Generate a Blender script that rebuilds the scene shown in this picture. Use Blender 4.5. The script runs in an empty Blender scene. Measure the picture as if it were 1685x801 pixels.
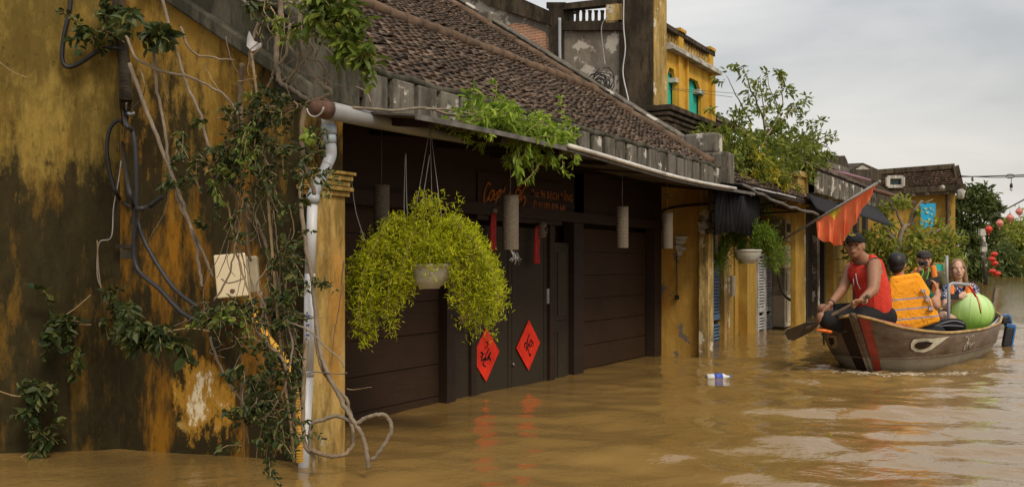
import bpy, bmesh, math, random
import numpy as np
from mathutils import Vector, Matrix
R = math.radians
random.seed(7)
rng = np.random.default_rng(11)
sc = bpy.context.scene
COL = sc.collection

# ------------------------------------------------------------------ camera
# street frame: x runs along the street (away), y goes into the buildings, z up from the flood water
FPX = 1600.0; HOR = 433.0; TH = math.atan(0.565)
FW = Vector((math.cos(TH), math.sin(TH), 0)); RT = Vector((math.sin(TH), -math.cos(TH), 0)); UP = Vector((0, 0, 1))
CAM = -(-0.957 * RT + 5.59 * FW); CAM.z = 1.1
cd = bpy.data.cameras.new('camera'); cam = bpy.data.objects.new('camera', cd); COL.objects.link(cam)
cam.location = CAM; cam.rotation_euler = (R(90), 0, TH - R(90))
cd.sensor_width = 36; cd.lens = 36 * FPX / 1685; cd.shift_y = (HOR - 400.5) / 1685; cd.clip_end = 3000; cd.clip_start = 0.05
sc.camera = cam
sc.view_settings.view_transform = 'Standard'; sc.view_settings.look = 'None'
sc.view_settings.exposure = -0.20; sc.view_settings.gamma = 1.0

# ------------------------------------------------------------------ world: overcast sky
SUN_EL, SUN_DIR = R(46), Vector((-0.50, -0.87, 0)).normalized()
w = bpy.data.worlds.new('World'); sc.world = w; w.use_nodes = True
nt = w.node_tree; nt.nodes.clear(); L = nt.links.new
def wn(t, **k):
    n = nt.nodes.new(t)
    for a, v in k.items(): setattr(n, a, v)
    return n
sky = wn('ShaderNodeTexSky', sky_type='NISHITA', sun_disc=False)
sky.sun_elevation = SUN_EL; sky.sun_rotation = math.atan2(SUN_DIR.x, SUN_DIR.y); sky.air_density = 1.5; sky.dust_density = 5
bg1 = wn('ShaderNodeBackground'); bg1.inputs[1].default_value = 0.05; L(sky.outputs[0], bg1.inputs[0])
tc = wn('ShaderNodeTexCoord'); sep = wn('ShaderNodeSeparateXYZ'); L(tc.outputs['Generated'], sep.inputs[0])
mp = wn('ShaderNodeMapping'); mp.inputs['Scale'].default_value = (1.3, 1.3, 5.0); L(tc.outputs['Generated'], mp.inputs[0])
nz = wn('ShaderNodeTexNoise'); nz.inputs['Scale'].default_value = 1.7; nz.inputs['Detail'].default_value = 7; nz.inputs['Roughness'].default_value = 0.5
nz.inputs['Distortion'].default_value = 0.4; L(mp.outputs[0], nz.inputs['Vector'])
cr = wn('ShaderNodeValToRGB'); L(nz.outputs['Fac'], cr.inputs[0])
cr.color_ramp.elements[0].position = 0.36; cr.color_ramp.elements[0].color = (0.41, 0.405, 0.405, 1)
cr.color_ramp.elements[1].position = 0.64; cr.color_ramp.elements[1].color = (0.68, 0.645, 0.61, 1)
mr = wn('ShaderNodeMapRange'); mr.inputs['From Min'].default_value = 0.30; mr.inputs['From Max'].default_value = 1.0
mr.inputs['To Min'].default_value = 1.18; mr.inputs['To Max'].default_value = 1.8; L(sep.outputs['Z'], mr.inputs['Value'])
bg2 = wn('ShaderNodeBackground'); L(cr.outputs[0], bg2.inputs[0]); L(mr.outputs[0], bg2.inputs[1])
ad = wn('ShaderNodeAddShader'); L(bg1.outputs[0], ad.inputs[0]); L(bg2.outputs[0], ad.inputs[1])
wo = wn('ShaderNodeOutputWorld'); L(ad.outputs[0], wo.inputs[0])
sl = bpy.data.lights.new('sun', 'SUN'); sl.energy = 2.3; sl.angle = R(14); sl.color = (1.0, 0.88, 0.68)
so = bpy.data.objects.new('sun', sl); COL.objects.link(so)
sv = SUN_DIR * math.cos(SUN_EL) + UP * math.sin(SUN_EL)
so.rotation_euler = sv.to_track_quat('Z', 'Y').to_euler(); so.location = (0, -20, 20)

# ------------------------------------------------------------------ helpers
def cs(X, Z, z): return CAM.xy.to_3d() + RT * X + FW * Z + UP * z          # metres right of / ahead of the viewer
def ray(px, py): return FW + RT * ((px - 842.5) / FPX) + UP * ((HOR - py) / FPX)
def PD(px, py, d): return CAM + ray(px, py) * d
def PY(px, py, y): r = ray(px, py); return CAM + r * ((y - CAM.y) / r.y)
def PX(px, py, x): r = ray(px, py); return CAM + r * ((x - CAM.x) / r.x)
def PZ(px, py, z=0.0): r = ray(px, py); return CAM + r * ((z - CAM.z) / r.z)

class MB:
    def __init__(s): s.v = []; s.f = []; s.m = []; s.cur = 0; s.sm = []
    def add(s, vs, fs, smooth=False):
        o = len(s.v); s.v += [tuple(p) for p in vs]
        for f in fs: s.f.append(tuple(o + i for i in f)); s.m.append(s.cur); s.sm.append(smooth)
        return s
    def box(s, a, b):
        x0, y0, z0 = a; x1, y1, z1 = b
        return s.add([(x0,y0,z0),(x1,y0,z0),(x1,y1,z0),(x0,y1,z0),(x0,y0,z1),(x1,y0,z1),(x1,y1,z1),(x0,y1,z1)],
                     [(0,3,2,1),(4,5,6,7),(0,1,5,4),(1,2,6,5),(2,3,7,6),(3,0,4,7)])
    def obox(s, c, ax, ay, az):        # centre + three half-axis vectors
        c = Vector(c); ax = Vector(ax); ay = Vector(ay); az = Vector(az)
        P = [c + ax*i + ay*j + az*k for k in (-1,1) for i, j in ((-1,-1),(1,-1),(1,1),(-1,1))]
        return s.add(P, [(0,3,2,1),(4,5,6,7),(0,1,5,4),(1,2,6,5),(2,3,7,6),(3,0,4,7)])
    def beam(s, a, b, w, h, up=UP):    # box from a to b
        a = Vector(a); b = Vector(b); d = b - a; sd = d.cross(up).normalized(); u = sd.cross(d).normalized()
        return s.obox((a+b)/2, d/2, sd*w/2, u*h/2)
    def prism(s, pts, ext):            # polygon extruded by a vector
        n = len(pts); e = Vector(ext); P = [Vector(p) for p in pts]
        return s.add(P + [p + e for p in P], [tuple(range(n-1,-1,-1)), tuple(range(n, 2*n))] + [(i, (i+1)%n, n+(i+1)%n, n+i) for i in range(n)])
    def tube(s, path, r, n=8, caps=True):
        P = [Vector(p) for p in path]; k = len(P)
        rr = r if isinstance(r, (list, tuple)) else [r]*k
        vs = []; prev = None
        for i, p in enumerate(P):
            t = (P[min(i+1,k-1)] - P[max(i-1,0)])
            t = t.normalized() if t.length > 1e-9 else UP
            if prev is None: u = t.cross(Vector((0.3,0.2,1)) if abs(t.z) < .95 else Vector((1,0,0))).normalized()
            else: u = (prev - t * prev.dot(t)); u = u.normalized() if u.length > 1e-6 else t.orthogonal().normalized()
            prev = u; v = t.cross(u)
            for j in range(n):
                a = 2*math.pi*j/n; vs.append(p + (u*math.cos(a) + v*math.sin(a)) * rr[i])
        fs = [(i*n+j, i*n+(j+1)%n, (i+1)*n+(j+1)%n, (i+1)*n+j) for i in range(k-1) for j in range(n)]
        if caps: fs += [tuple(range(n-1,-1,-1)), tuple(range((k-1)*n, k*n))]
        return s.add(vs, fs, True)
    def lathe(s, c, prof, n=24, sx=1.0, sy=1.0, smooth=True):
        c = Vector(c); k = len(prof); vs = []
        for r, z in prof:
            for j in range(n):
                a = 2*math.pi*j/n; vs.append(c + Vector((math.cos(a)*r*sx, math.sin(a)*r*sy, z)))
        fs = [(i*n+j, i*n+(j+1)%n, (i+1)*n+(j+1)%n, (i+1)*n+j) for i in range(k-1) for j in range(n)]
        if prof[0][0] > 1e-4: fs.append(tuple(range(n-1,-1,-1)))
        if prof[-1][0] > 1e-4: fs.append(tuple(range((k-1)*n, k*n)))
        return s.add(vs, fs, smooth)
    def capsule(s, a, b, ra, rb, n=14):
        a = Vector(a); b = Vector(b); d = (b-a); Ln = d.length; d = d.normalized() if Ln > 1e-6 else UP
        pts = []; rs = []
        for t in (-1,-.87,-.5): pts.append(a + d*ra*t); rs.append(ra*math.sqrt(max(1e-4,1-t*t)))
        pts.append(a); rs.append(ra); pts.append(b); rs.append(rb)
        for t in (.5,.87,1): pts.append(b + d*rb*t); rs.append(rb*math.sqrt(max(1e-4,1-t*t)))
        return s.tube(pts, rs, n)
    def ell(s, c, ax, ay, az, n=18, m=12):
        c = Vector(c); ax = Vector(ax); ay = Vector(ay); az = Vector(az); vs = []
        for i in range(m+1):
            ph = math.pi*(i/m) ; sp = max(math.sin(ph), 1e-3)
            for j in range(n):
                a = 2*math.pi*j/n; vs.append(c + ax*math.cos(a)*sp + ay*math.sin(a)*sp + az*(-math.cos(ph)))
        fs = [(i*n+j, i*n+(j+1)%n, (i+1)*n+(j+1)%n, (i+1)*n+j) for i in range(m) for j in range(n)]
        fs += [tuple(range(n-1,-1,-1)), tuple(range(m*n, (m+1)*n))]
        return s.add(vs, fs, True)
    def leaves(s, pos, dirs, nrm, ln, wd, fold=0.25):      # numpy arrays: folded pointed leaves
        pos = np.asarray(pos); n = len(pos)
        if n == 0: return s
        d = np.asarray(dirs, float); d /= np.linalg.norm(d, axis=1)[:,None] + 1e-9
        q = np.cross(d, np.asarray(nrm, float)); q /= np.linalg.norm(q, axis=1)[:,None] + 1e-9
        up = np.cross(q, d); ln = np.broadcast_to(np.asarray(ln, float), (n,))[:,None]; wd = np.broadcast_to(np.asarray(wd, float), (n,))[:,None]
        b = pos; t = pos + d*ln - up*ln*0.12; m1 = pos + d*ln*.28; m2 = pos + d*ln*.66 - up*ln*.03
        A1 = m1 + q*wd*.46 + up*wd*fold; A2 = m2 + q*wd*.40 + up*wd*fold*.9; B1 = m1 - q*wd*.46 + up*wd*fold; B2 = m2 - q*wd*.40 + up*wd*fold*.9
        V = np.stack([b, A1, A2, t, B2, B1], 1).reshape(-1, 3); o = len(s.v)
        s.v += list(map(tuple, V.tolist()))
        for i in range(n):
            k = o + 6*i; s.f += [(k, k+3, k+2, k+1), (k, k+5, k+4, k+3)]
        s.m += [s.cur]*(2*n); s.sm += [False]*(2*n)
        return s

def tag(o, label=None, cat=None, group=None, kind=None):
    if label: o['label'] = label
    if cat: o['category'] = cat
    if group: o['group'] = group
    if kind: o['kind'] = kind
    return o
def root(name, loc, label, cat, group=None):
    o = bpy.data.objects.new(name, None); COL.objects.link(o); o.location = Vector(loc); o.empty_display_size = .1
    return tag(o, label, cat, group)
def wloc(o):
    p = Vector(o.location)
    while o.parent: o = o.parent; p += Vector(o.location)
    return p
def obj(name, mb, mat, parent=None, bevel=0.0, label=None, loc=None, remesh=0.0, smooth_it=0, auto=False):
    base = wloc(parent) if parent else Vector((0,0,0))
    if parent is None and loc is not None: base = Vector(loc)
    me = bpy.data.meshes.new(name)
    V = np.array(mb.v, float).reshape(-1, 3) - np.array(base)
    me.from_pydata(V.tolist(), [], mb.f)
    mats = mat if isinstance(mat, (list, tuple)) else [mat]
    for m_ in mats: me.materials.append(m_)
    me.polygons.foreach_set('material_index', mb.m); me.polygons.foreach_set('use_smooth', mb.sm); me.update()
    o = bpy.data.objects.new(name, me); COL.objects.link(o)
    if parent: o.parent = parent
    else: o.location = base
    if remesh:
        r = o.modifiers.new('r', 'REMESH'); r.mode = 'VOXEL'; r.voxel_size = remesh; r.use_smooth_shade = True
        if smooth_it: q = o.modifiers.new('s', 'SMOOTH'); q.factor = .5; q.iterations = smooth_it
        dg = bpy.context.evaluated_depsgraph_get(); nm = bpy.data.meshes.new_from_object(o.evaluated_get(dg))
        o.modifiers.clear(); o.data = nm
        if not nm.materials: nm.materials.append(mats[0])
    if bevel:
        b = o.modifiers.new('b', 'BEVEL'); b.width = bevel; b.segments = 2; b.limit_method = 'ANGLE'; b.angle_limit = R(40)
    if label: o['label'] = label
    return o
def thing1(name, mb, mat, label, cat, group=None, loc=None, **k):
    if loc is None: V = np.array(mb.v); loc = (V[:,0].mean(), V[:,1].mean(), V[:,2].min())
    return tag(obj(name, mb, mat, None, loc=loc, **k), label, cat, group)
def smoothpath(pts, k=6):
    P = [Vector(p) for p in pts]; out = []
    if len(P) < 3: return P
    for i in range(len(P)-1):
        p0 = P[max(i-1,0)]; p1 = P[i]; p2 = P[i+1]; p3 = P[min(i+2,len(P)-1)]
        for j in range(k):
            t = j/k; out.append(.5*((2*p1)+(p2-p0)*t+(2*p0-5*p1+4*p2-p3)*t*t+(3*p1-p0-3*p2+p3)*t**3))
    out.append(P[-1]); return out
def text_mb(mb, s, origin, ex, ey, size, depth=0.002, bold=0.0):
    c = bpy.data.curves.new('t', 'FONT'); c.body = s; c.size = 1; c.extrude = 0; c.resolution_u = 3; c.offset = bold
    o = bpy.data.objects.new('t', c); COL.objects.link(o); dg = bpy.context.evaluated_depsgraph_get()
    me = bpy.data.meshes.new_from_object(o.evaluated_get(dg)); ex = Vector(ex); ey = Vector(ey); en = ex.cross(ey).normalized()
    P = [Vector(origin) + ex*(v.co.x*size) + ey*(v.co.y*size) + en*depth for v in me.vertices]
    mb.add(P, [tuple(p.vertices) for p in me.polygons]); bpy.data.objects.remove(o); bpy.data.curves.remove(c); bpy.data.meshes.remove(me)
def dup(src, delta, label=None):
    c = src.copy(); COL.objects.link(c); c.location = Vector(src.location) + Vector(delta)
    if label: c['label'] = label
    for ch in src.children:
        d = ch.copy(); COL.objects.link(d); d.parent = c
        for g in ch.children: e = g.copy(); COL.objects.link(e); e.parent = d
    return c

# ------------------------------------------------------------------ materials
class NM:
    def __init__(s, name, rough=0.8, spec=0.3):
        s.mat = bpy.data.materials.new(name); s.mat.use_nodes = True; s.t = s.mat.node_tree; s.b = s.t.nodes['Principled BSDF']
        s.b.inputs['Roughness'].default_value = rough; s.b.inputs['Specular IOR Level'].default_value = spec
        s.g = s.t.nodes.new('ShaderNodeNewGeometry')
    def n(s, t, **k):
        n = s.t.nodes.new(t)
        for a, v in k.items(): setattr(n, a, v)
        return n
    def lk(s, a, b):
        if isinstance(a, (int, float)): b.default_value = a
        elif isinstance(a, (tuple, list)): b.default_value = a if len(a) != 3 or b.type != 'RGBA' else (*a, 1)
        else: s.t.links.new(a, b)
    def pos(s, scale=(1,1,1), rot=(0,0,0), loc=(0,0,0)):
        m = s.n('ShaderNodeMapping'); s.t.links.new(s.g.outputs['Position'], m.inputs[0])
        m.inputs['Scale'].default_value = scale; m.inputs['Rotation'].default_value = rot; m.inputs['Location'].default_value = loc
        return m.outputs[0]
    def noise(s, scale, detail=4, rough=.55, vec=None, dist=0.0):
        n = s.n('ShaderNodeTexNoise'); n.inputs['Scale'].default_value = scale; n.inputs['Detail'].default_value = detail
        n.inputs['Roughness'].default_value = rough; n.inputs['Distortion'].default_value = dist
        s.t.links.new(vec if vec is not None else s.pos(), n.inputs['Vector']); return n.outputs['Fac']
    def rnd(s): return s.g.outputs['Random Per Island']
    def xyz(s, v=None):
        n = s.n('ShaderNodeSeparateXYZ'); s.t.links.new(v if v is not None else s.g.outputs['Position'], n.inputs[0]); return n.outputs
    def math(s, op, a, b=0.0, clamp=False):
        n = s.n('ShaderNodeMath', operation=op, use_clamp=clamp); s.lk(a, n.inputs[0]); s.lk(b, n.inputs[1]); return n.outputs[0]
    def rng(s, v, a, b, c=0.0, d=1.0):
        n = s.n('ShaderNodeMapRange'); s.lk(v, n.inputs['Value'])
        for k, q in zip(('From Min','From Max','To Min','To Max'), (a,b,c,d)): n.inputs[k].default_value = q
        return n.outputs[0]
    def ramp(s, v, stops):
        n = s.n('ShaderNodeValToRGB'); s.lk(v, n.inputs[0]); e = n.color_ramp.elements
        while len(e) < len(stops): e.new(.5)
        for q, (p, c) in zip(e, stops): q.position = p; q.color = (*c, 1)
        return n.outputs[0]
    def mix(s, f, a, b, mode='MIX'):
        n = s.n('ShaderNodeMix', data_type='RGBA', blend_type=mode); s.lk(f, n.inputs[0]); s.lk(a, n.inputs[6]); s.lk(b, n.inputs[7]); return n.outputs[2]
    def bump(s, h, strength=.4, dist=.01, prev=None):
        n = s.n('ShaderNodeBump'); s.lk(h, n.inputs['Height']); n.inputs['Strength'].default_value = strength; n.inputs['Distance'].default_value = dist
        if prev is not None: s.t.links.new(prev, n.inputs['Normal'])
        s.t.links.new(n.outputs[0], s.b.inputs['Normal']); return n.outputs[0]
    def out(s, col): s.lk(col, s.b.inputs['Base Color']); return s.mat

def simple(name, col, rough=.7, var=.25, scale=8.0, spec=.3, bump=0.0, metal=0.0):
    m = NM(name, rough, spec); m.b.inputs['Metallic'].default_value = metal
    n = m.noise(scale, 5, .6); c = m.mix(m.rng(n, .3, .7), tuple(x*(1-var) for x in col), tuple(min(1, x*(1+var)) for x in col))
    if bump: m.bump(m.noise(scale*6, 4), bump, .005)
    return m.out(c)
def plaster(name, base, base2, mold, z_mold=1.2, z_soft=.9, amount=.5, under=None, rough=.9, streak=1.0, orange=(.42,.17,.02), peel=.70, seed=0, reveal=.5, stain=.5):
    """old lime plaster: washed colour, rain streaks, black mould, peeled spots"""
    m = NM(name, rough, .15); L0 = (seed*3.1, seed*1.7, 0)
    big = m.noise(1.1, 6, .65, m.pos(loc=L0)); fine = m.noise(9, 8, .7, m.pos(loc=L0))
    col = m.mix(m.rng(big, .35, .65), base, base2)
    col = m.mix(m.math('MULTIPLY', m.rng(m.noise(2.3, 6, .6, m.pos((1.6,1.6,.6), loc=L0)), .5, .66), .75), col, orange)
    col = m.mix(m.rng(fine, .3, .72, 0, .45), col, tuple(c*.55 for c in base), 'MIX')
    g1_0 = m.noise(23, 9, .8, m.pos((1,1,.4), loc=L0))
    st = m.noise(7, 7, .68, m.pos((1,1,.14), loc=L0)); z = m.xyz()['Z']
    hz = m.rng(z, z_mold - z_soft, z_mold + z_soft, 1, 0)
    k = m.math('ADD', m.math('MULTIPLY', st, .55*streak), m.math('MULTIPLY', m.noise(2.2, 8, .72, m.pos((1,1,.6), loc=L0)), 1 - .55*streak))
    th = m.math('ADD', k, m.math('MULTIPLY', m.math('SUBTRACT', hz, .5), .42))
    g1 = m.noise(17, 10, .78, m.pos((1,1,.55), loc=L0)); th = m.math('ADD', th, m.math('MULTIPLY', m.math('SUBTRACT', g1, .5), .30))
    mk = m.rng(th, .61 - amount*.16, .67 - amount*.12)
    br = m.rng(m.math('ADD', m.noise(5, 9, .75, m.pos((1,1,.22), loc=(L0[0]+9, L0[1], 3))), m.math('MULTIPLY', m.math('SUBTRACT', g1_0, .5), .25)), .45, .57, 0, .85*streak+.03)
    col = m.mix(br, col, tuple(c*.36 for c in base))
    blot = m.rng(m.noise(1.9, 9, .74, m.pos((1,1,.5), loc=(L0[0]-6, 2, 9))), .47, .60, 0, .85*stain); col = m.mix(blot, col, tuple(c*.5+d*.35 for c, d in zip(mold, base)))
    md = m.mix(m.rng(m.noise(12, 8, .75, m.pos((1,1,.5), loc=L0)), .35, .7), mold, tuple(min(1,c*2.4) for c in mold))
    rv = m.math('MULTIPLY', m.rng(m.noise(3.2, 9, .72, m.pos((1,1,.28), loc=(L0[0]+4, 7, 1))), .50, .62), reveal)
    md = m.mix(rv, md, tuple(c*.7 for c in orange))
    col = m.mix(m.math('MULTIPLY', mk, .95), col, md)
    col = m.mix(m.rng(m.noise(26, 6, .7, m.pos((1,1,.6))), .60, .72, 0, .6), col, tuple(c*.8 for c in mold))
    if under:
        pk = m.rng(m.noise(3.1, 9, .62, m.pos(loc=(5+seed, 2, 1))), peel, peel + .03); col = m.mix(pk, col, under)
    m.bump(fine, .5, .012); m.bump(m.noise(40, 5), .3, .004, m.b.inputs['Normal'].links[0].from_socket)
    return m, col
def leafmat(name, a, b, c, trans=.25, rough=.55, alt=.5):
    m = NM(name, rough, .3); col = m.ramp(m.rnd(), [(0, a), (alt, b), (1, c)])
    col = m.mix(m.rng(m.noise(3.0, 2), .35, .65, 0, .5), col, a)
    m.out(col)
    tr = m.n('ShaderNodeBsdfTranslucent'); m.lk(col, tr.inputs[0]); mx = m.n('ShaderNodeMixShader'); mx.inputs[0].default_value = trans
    o = m.t.nodes['Material Output']; m.t.links.new(m.b.outputs[0], mx.inputs[1]); m.t.links.new(tr.outputs[0], mx.inputs[2]); m.t.links.new(mx.outputs[0], o.inputs[0])
    return m.mat

MOLD = (.014, .0115, .005)
m_, c_ = plaster('plaster_ochre_mouldy', (.27,.155,.024), (.34,.215,.05), MOLD, 2.15, 1.25, .86, under=(.40,.27,.09), streak=.9, peel=.66, reveal=1.0, stain=1.0, orange=(.38,.17,.014))
# one big pale peeled patch with its own outline low on the wall
pz = PX(345, 655, -.33); dd = m_.n('ShaderNodeVectorMath', operation='DISTANCE'); m_.t.links.new(m_.g.outputs['Position'], dd.inputs[0]); dd.inputs[1].default_value = pz
pk = m_.math('ADD', m_.rng(dd.outputs['Value'], .08, .60, .31, -.32), m_.noise(8, 9, .75, m_.pos((1,1,.5))))
WH = m_.mix(m_.rng(pk, .62, .70), c_, (.42,.22,.03)); WH = m_.mix(m_.rng(pk, .75, .80), WH, (.80,.70,.48))
M_WALL = m_.out(WH)
m_, c_ = plaster('plaster_ochre_left', (.25,.17,.036), (.34,.245,.065), MOLD, 1.80, .55, .78, streak=.85, seed=2, reveal=.85, stain=1.0, orange=(.28,.15,.022)); M_WALL_L = m_.out(c_)
m_, c_ = plaster('plaster_pillar', (.46,.30,.08), (.50,.36,.14), (.06,.045,.02), -.2, 1.6, .5, under=(.35,.32,.26), peel=.60, seed=4); M_PILLAR = m_.out(c_)
m_, c_ = plaster('plaster_end_wall', (.50,.29,.06), (.55,.35,.09), (.06,.045,.03), -.1, .8, .25, under=(.15,.135,.12), peel=.58, seed=6, stain=.25, streak=.35); M_END = m_.out(c_)
m_, c_ = plaster('plaster_bright_yellow', (.62,.36,.05), (.68,.42,.07), (.20,.12,.04), -.5, 1.5, .2, orange=(.60,.30,.03), seed=8, streak=.4, stain=.2); M_YEL = m_.out(c_)
m_, c_ = plaster('plaster_side_street', (.38,.23,.045), (.46,.30,.07), (.08,.05,.025), .0, 1.0, .4, orange=(.40,.20,.03), seed=9, streak=.35); M_YEL2 = m_.out(c_)
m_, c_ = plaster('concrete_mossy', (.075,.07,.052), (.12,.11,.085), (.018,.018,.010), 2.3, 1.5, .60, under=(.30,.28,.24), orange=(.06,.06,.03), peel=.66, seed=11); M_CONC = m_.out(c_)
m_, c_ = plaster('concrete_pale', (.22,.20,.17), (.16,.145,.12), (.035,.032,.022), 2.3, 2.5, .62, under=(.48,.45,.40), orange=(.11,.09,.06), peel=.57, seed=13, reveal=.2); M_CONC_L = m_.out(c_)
m_, c_ = plaster('render_grey', (.20,.175,.145), (.29,.26,.215), (.045,.036,.026), 2.0, 2.0, .4, under=(.46,.42,.36), orange=(.17,.13,.09), streak=.4, peel=.52, seed=14); M_GREY = m_.out(c_)
m_, c_ = plaster('block_dark', (.065,.05,.035), (.10,.08,.055), (.02,.017,.012), 3.0, 3, .5, orange=(.12,.09,.05), seed=15); M_BLOCK = m_.out(c_)
m_, c_ = plaster('whitewash_stained', (.55,.53,.48), (.62,.60,.56), (.08,.07,.05), 1.8, 1.0, .4, orange=(.4,.37,.3), seed=16); M_WHITE = m_.out(c_)
m_, c_ = plaster('pillar_peeling', (.50,.33,.09), (.56,.44,.20), (.10,.07,.04), 1.0, 3.0, .5, under=(.55,.50,.38), peel=.58, seed=17); M_PEEL = m_.out(c_)
def m_brick():
    m = NM('brick_exposed', .9, .1); x = m.xyz(); cb = m.n('ShaderNodeCombineXYZ'); m.lk(x['Y'], cb.inputs[0]); m.lk(x['Z'], cb.inputs[1])
    b = m.n('ShaderNodeTexBrick'); m.lk(cb.outputs[0], b.inputs['Vector']); b.inputs['Scale'].default_value = 1.0
    b.inputs['Brick Width'].default_value = .12; b.inputs['Row Height'].default_value = .038; b.inputs['Mortar Size'].default_value = .005
    b.inputs['Color1'].default_value = (.50,.21,.11,1); b.inputs['Color2'].default_value = (.36,.14,.075,1); b.inputs['Mortar'].default_value = (.52,.43,.33,1)
    c = m.mix(m.rng(m.noise(6,6), .4, .75, 0, .7), b.outputs['Color'], (.30,.20,.14)); m.bump(b.outputs['Fac'], -.6, .01); return m.out(c)
M_BRICK = m_brick()
def m_tile():
    m = NM('roof_tile', .85, .2); c = m.ramp(m.rnd(), [(0, (.035,.026,.019)), (.35, (.075,.051,.036)), (.75, (.115,.072,.047)), (1, (.18,.135,.10))])
    c = m.mix(m.rng(m.noise(1.6,6,.7), .42, .68, 0, .8), c, (.045,.034,.024)); c = m.mix(m.rng(m.noise(14,4), .62, .75, 0, .5), c, (.20,.19,.15))
    m.bump(m.noise(60,4), .5, .004); return m.out(c)
M_TILE = m_tile()
M_RIB = simple('ridge_mortar', (.115,.075,.05), .9, .5, 5, bump=.5)
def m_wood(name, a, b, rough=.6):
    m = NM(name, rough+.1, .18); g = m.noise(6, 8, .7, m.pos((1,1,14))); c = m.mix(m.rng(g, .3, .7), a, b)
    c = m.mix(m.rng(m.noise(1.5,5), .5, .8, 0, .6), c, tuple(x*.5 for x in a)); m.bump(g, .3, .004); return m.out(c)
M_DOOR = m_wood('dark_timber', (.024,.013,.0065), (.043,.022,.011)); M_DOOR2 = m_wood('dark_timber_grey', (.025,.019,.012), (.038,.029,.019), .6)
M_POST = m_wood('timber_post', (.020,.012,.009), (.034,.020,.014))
M_SHEET = simple('old_metal_sheet', (.065,.055,.048), .5, .4, 4, bump=.3); M_EDGE = simple('sheet_edge', (.11,.10,.09), .6, .5, 9)
M_PVC = simple('pvc_white', (.47,.48,.50), .4, .12, 4, .4); M_PVCG = simple('pvc_grey', (.30,.32,.35), .4, .2, 3, .4); M_PVCB = simple('pvc_socket_blue_grey', (.30,.36,.42), .4, .15, 4)
M_GUT = simple('zinc_gutter', (.20,.205,.21), .5, .3, 3, .4); M_RUST = simple('rusty_brown', (.12,.065,.045), .8, .4, 14, bump=.4)
M_RED = simple('red_paper', (.60,.03,.014), .8, .25, 9, .15, bump=.3); M_INK = simple('black_ink', (.012,.010,.010), .6, .1); M_TASSEL = simple('red_cloth', (.30,.02,.02), .8, .3, 20)
M_BLACK = simple('black_rubber', (.018,.018,.020), .5, .3, 8, .4); M_TARP = simple('black_tarp', (.011,.011,.012), .75, .3, 3, .15, bump=.3)
M_WIRE = simple('grey_wire', (.30,.29,.28), .5, .3, 9); M_CREAM = simple('cream_box', (.62,.53,.36), .5, .08, 6, .4); M_CREAMD = simple('weathered_box', (.34,.29,.20), .7, .3, 8)
M_CONDUIT = simple('yellow_conduit', (.62,.34,.04), .5, .2, 8); M_BOWL = simple('glazed_bowl', (.50,.48,.42), .35, .25, 9, .5); M_DIRT = simple('soil', (.06,.04,.025), .95, .4, 30)
M_ORANGE_TXT = simple('orange_lettering', (.26,.085,.02), .7, .2, 10); M_BLUE_SH = simple('blue_shutter', (.085,.15,.24), .6, .35, 9); M_WHITE_SH = simple('grey_white_shutter', (.46,.46,.47), .6, .3, 9)
M_TEAL = simple('teal_inner_wall', (.03,.42,.33), .8, .25, 2); M_BARK = simple('vine_bark', (.20,.15,.10), .9, .4, 14, bump=.6); M_BARKD = simple('dark_bark', (.12,.085,.055), .9, .4, 14, bump=.6)
M_BARKG = simple('grey_bark', (.20,.16,.115), .85, .35, 12, bump=.5); M_TWIG = simple('dry_twig', (.27,.19,.10), .85, .3, 20)
M_LEAF_D = leafmat('leaf_dark_green', (.020,.035,.010), (.055,.080,.018), (.17,.17,.045), .22)  # dull dark olive greens, varied from leaf to leaf
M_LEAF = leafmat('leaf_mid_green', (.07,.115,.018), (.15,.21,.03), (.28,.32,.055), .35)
M_LEAF_B = leafmat('leaf_bright_green', (.13,.22,.02), (.25,.38,.03), (.42,.52,.08), .4)
M_LEAF_Y = leafmat('leaf_yellow', (.30,.28,.02), (.40,.36,.03), (.52,.46,.05), .35)
M_FERN = leafmat('fern_lime', (.27,.32,.008), (.48,.53,.014), (.72,.70,.03), .4); M_FERN2 = leafmat('fern_green', (.07,.14,.01), (.16,.27,.02), (.30,.40,.03), .35)
M_FAR = leafmat('leaf_far', (.15,.19,.03), (.30,.34,.05), (.46,.46,.10), .45); M_FAR2 = leafmat('leaf_far_dark', (.055,.085,.022), (.11,.15,.04), (.19,.22,.07), .3)
M_SKIN = simple('skin_tan', (.29,.145,.085), .5, .08, 20, .35); M_SKIN_L = simple('skin_light', (.56,.34,.25), .5, .06, 20, .35); M_SKIN_M = simple('skin_medium', (.42,.22,.14), .5, .08, 20, .35)
M_HAIR = simple('hair_black', (.012,.010,.010), .5, .3, 60, .4); M_HAIRB = simple('hair_light_brown', (.20,.115,.055), .45, .4, 50, .4)
def cloth_mat(name, col, fold=6.0, amt=.8):
    m = NM(name, .85, .15); a = m.noise(fold, 5, .6, m.pos((1,1,.5)), 1.6); c = m.mix(m.rng(a, .3, .7), tuple(x*.82 for x in col), col); m.bump(a, amt, .035); m.bump(m.noise(fold*5, 3), .25, .006, m.b.inputs['Normal'].links[0].from_socket); return m.out(c)
M_LIFE = simple('lifejacket_orange', (.90,.34,.02), .7, .10, 8, bump=.2); M_LIFE2 = cloth_mat('lifejacket_red_orange', (.88,.25,.05), 8); M_STRIPE = simple('reflective_grey', (.38,.33,.36), .5, .1)
M_SHORTS = cloth_mat('black_shorts', (.020,.020,.022)); M_GREENC = cloth_mat('dark_green_cloth', (.018,.10,.065)); M_OLIVE = cloth_mat('olive_cloth', (.10,.10,.055))
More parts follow.
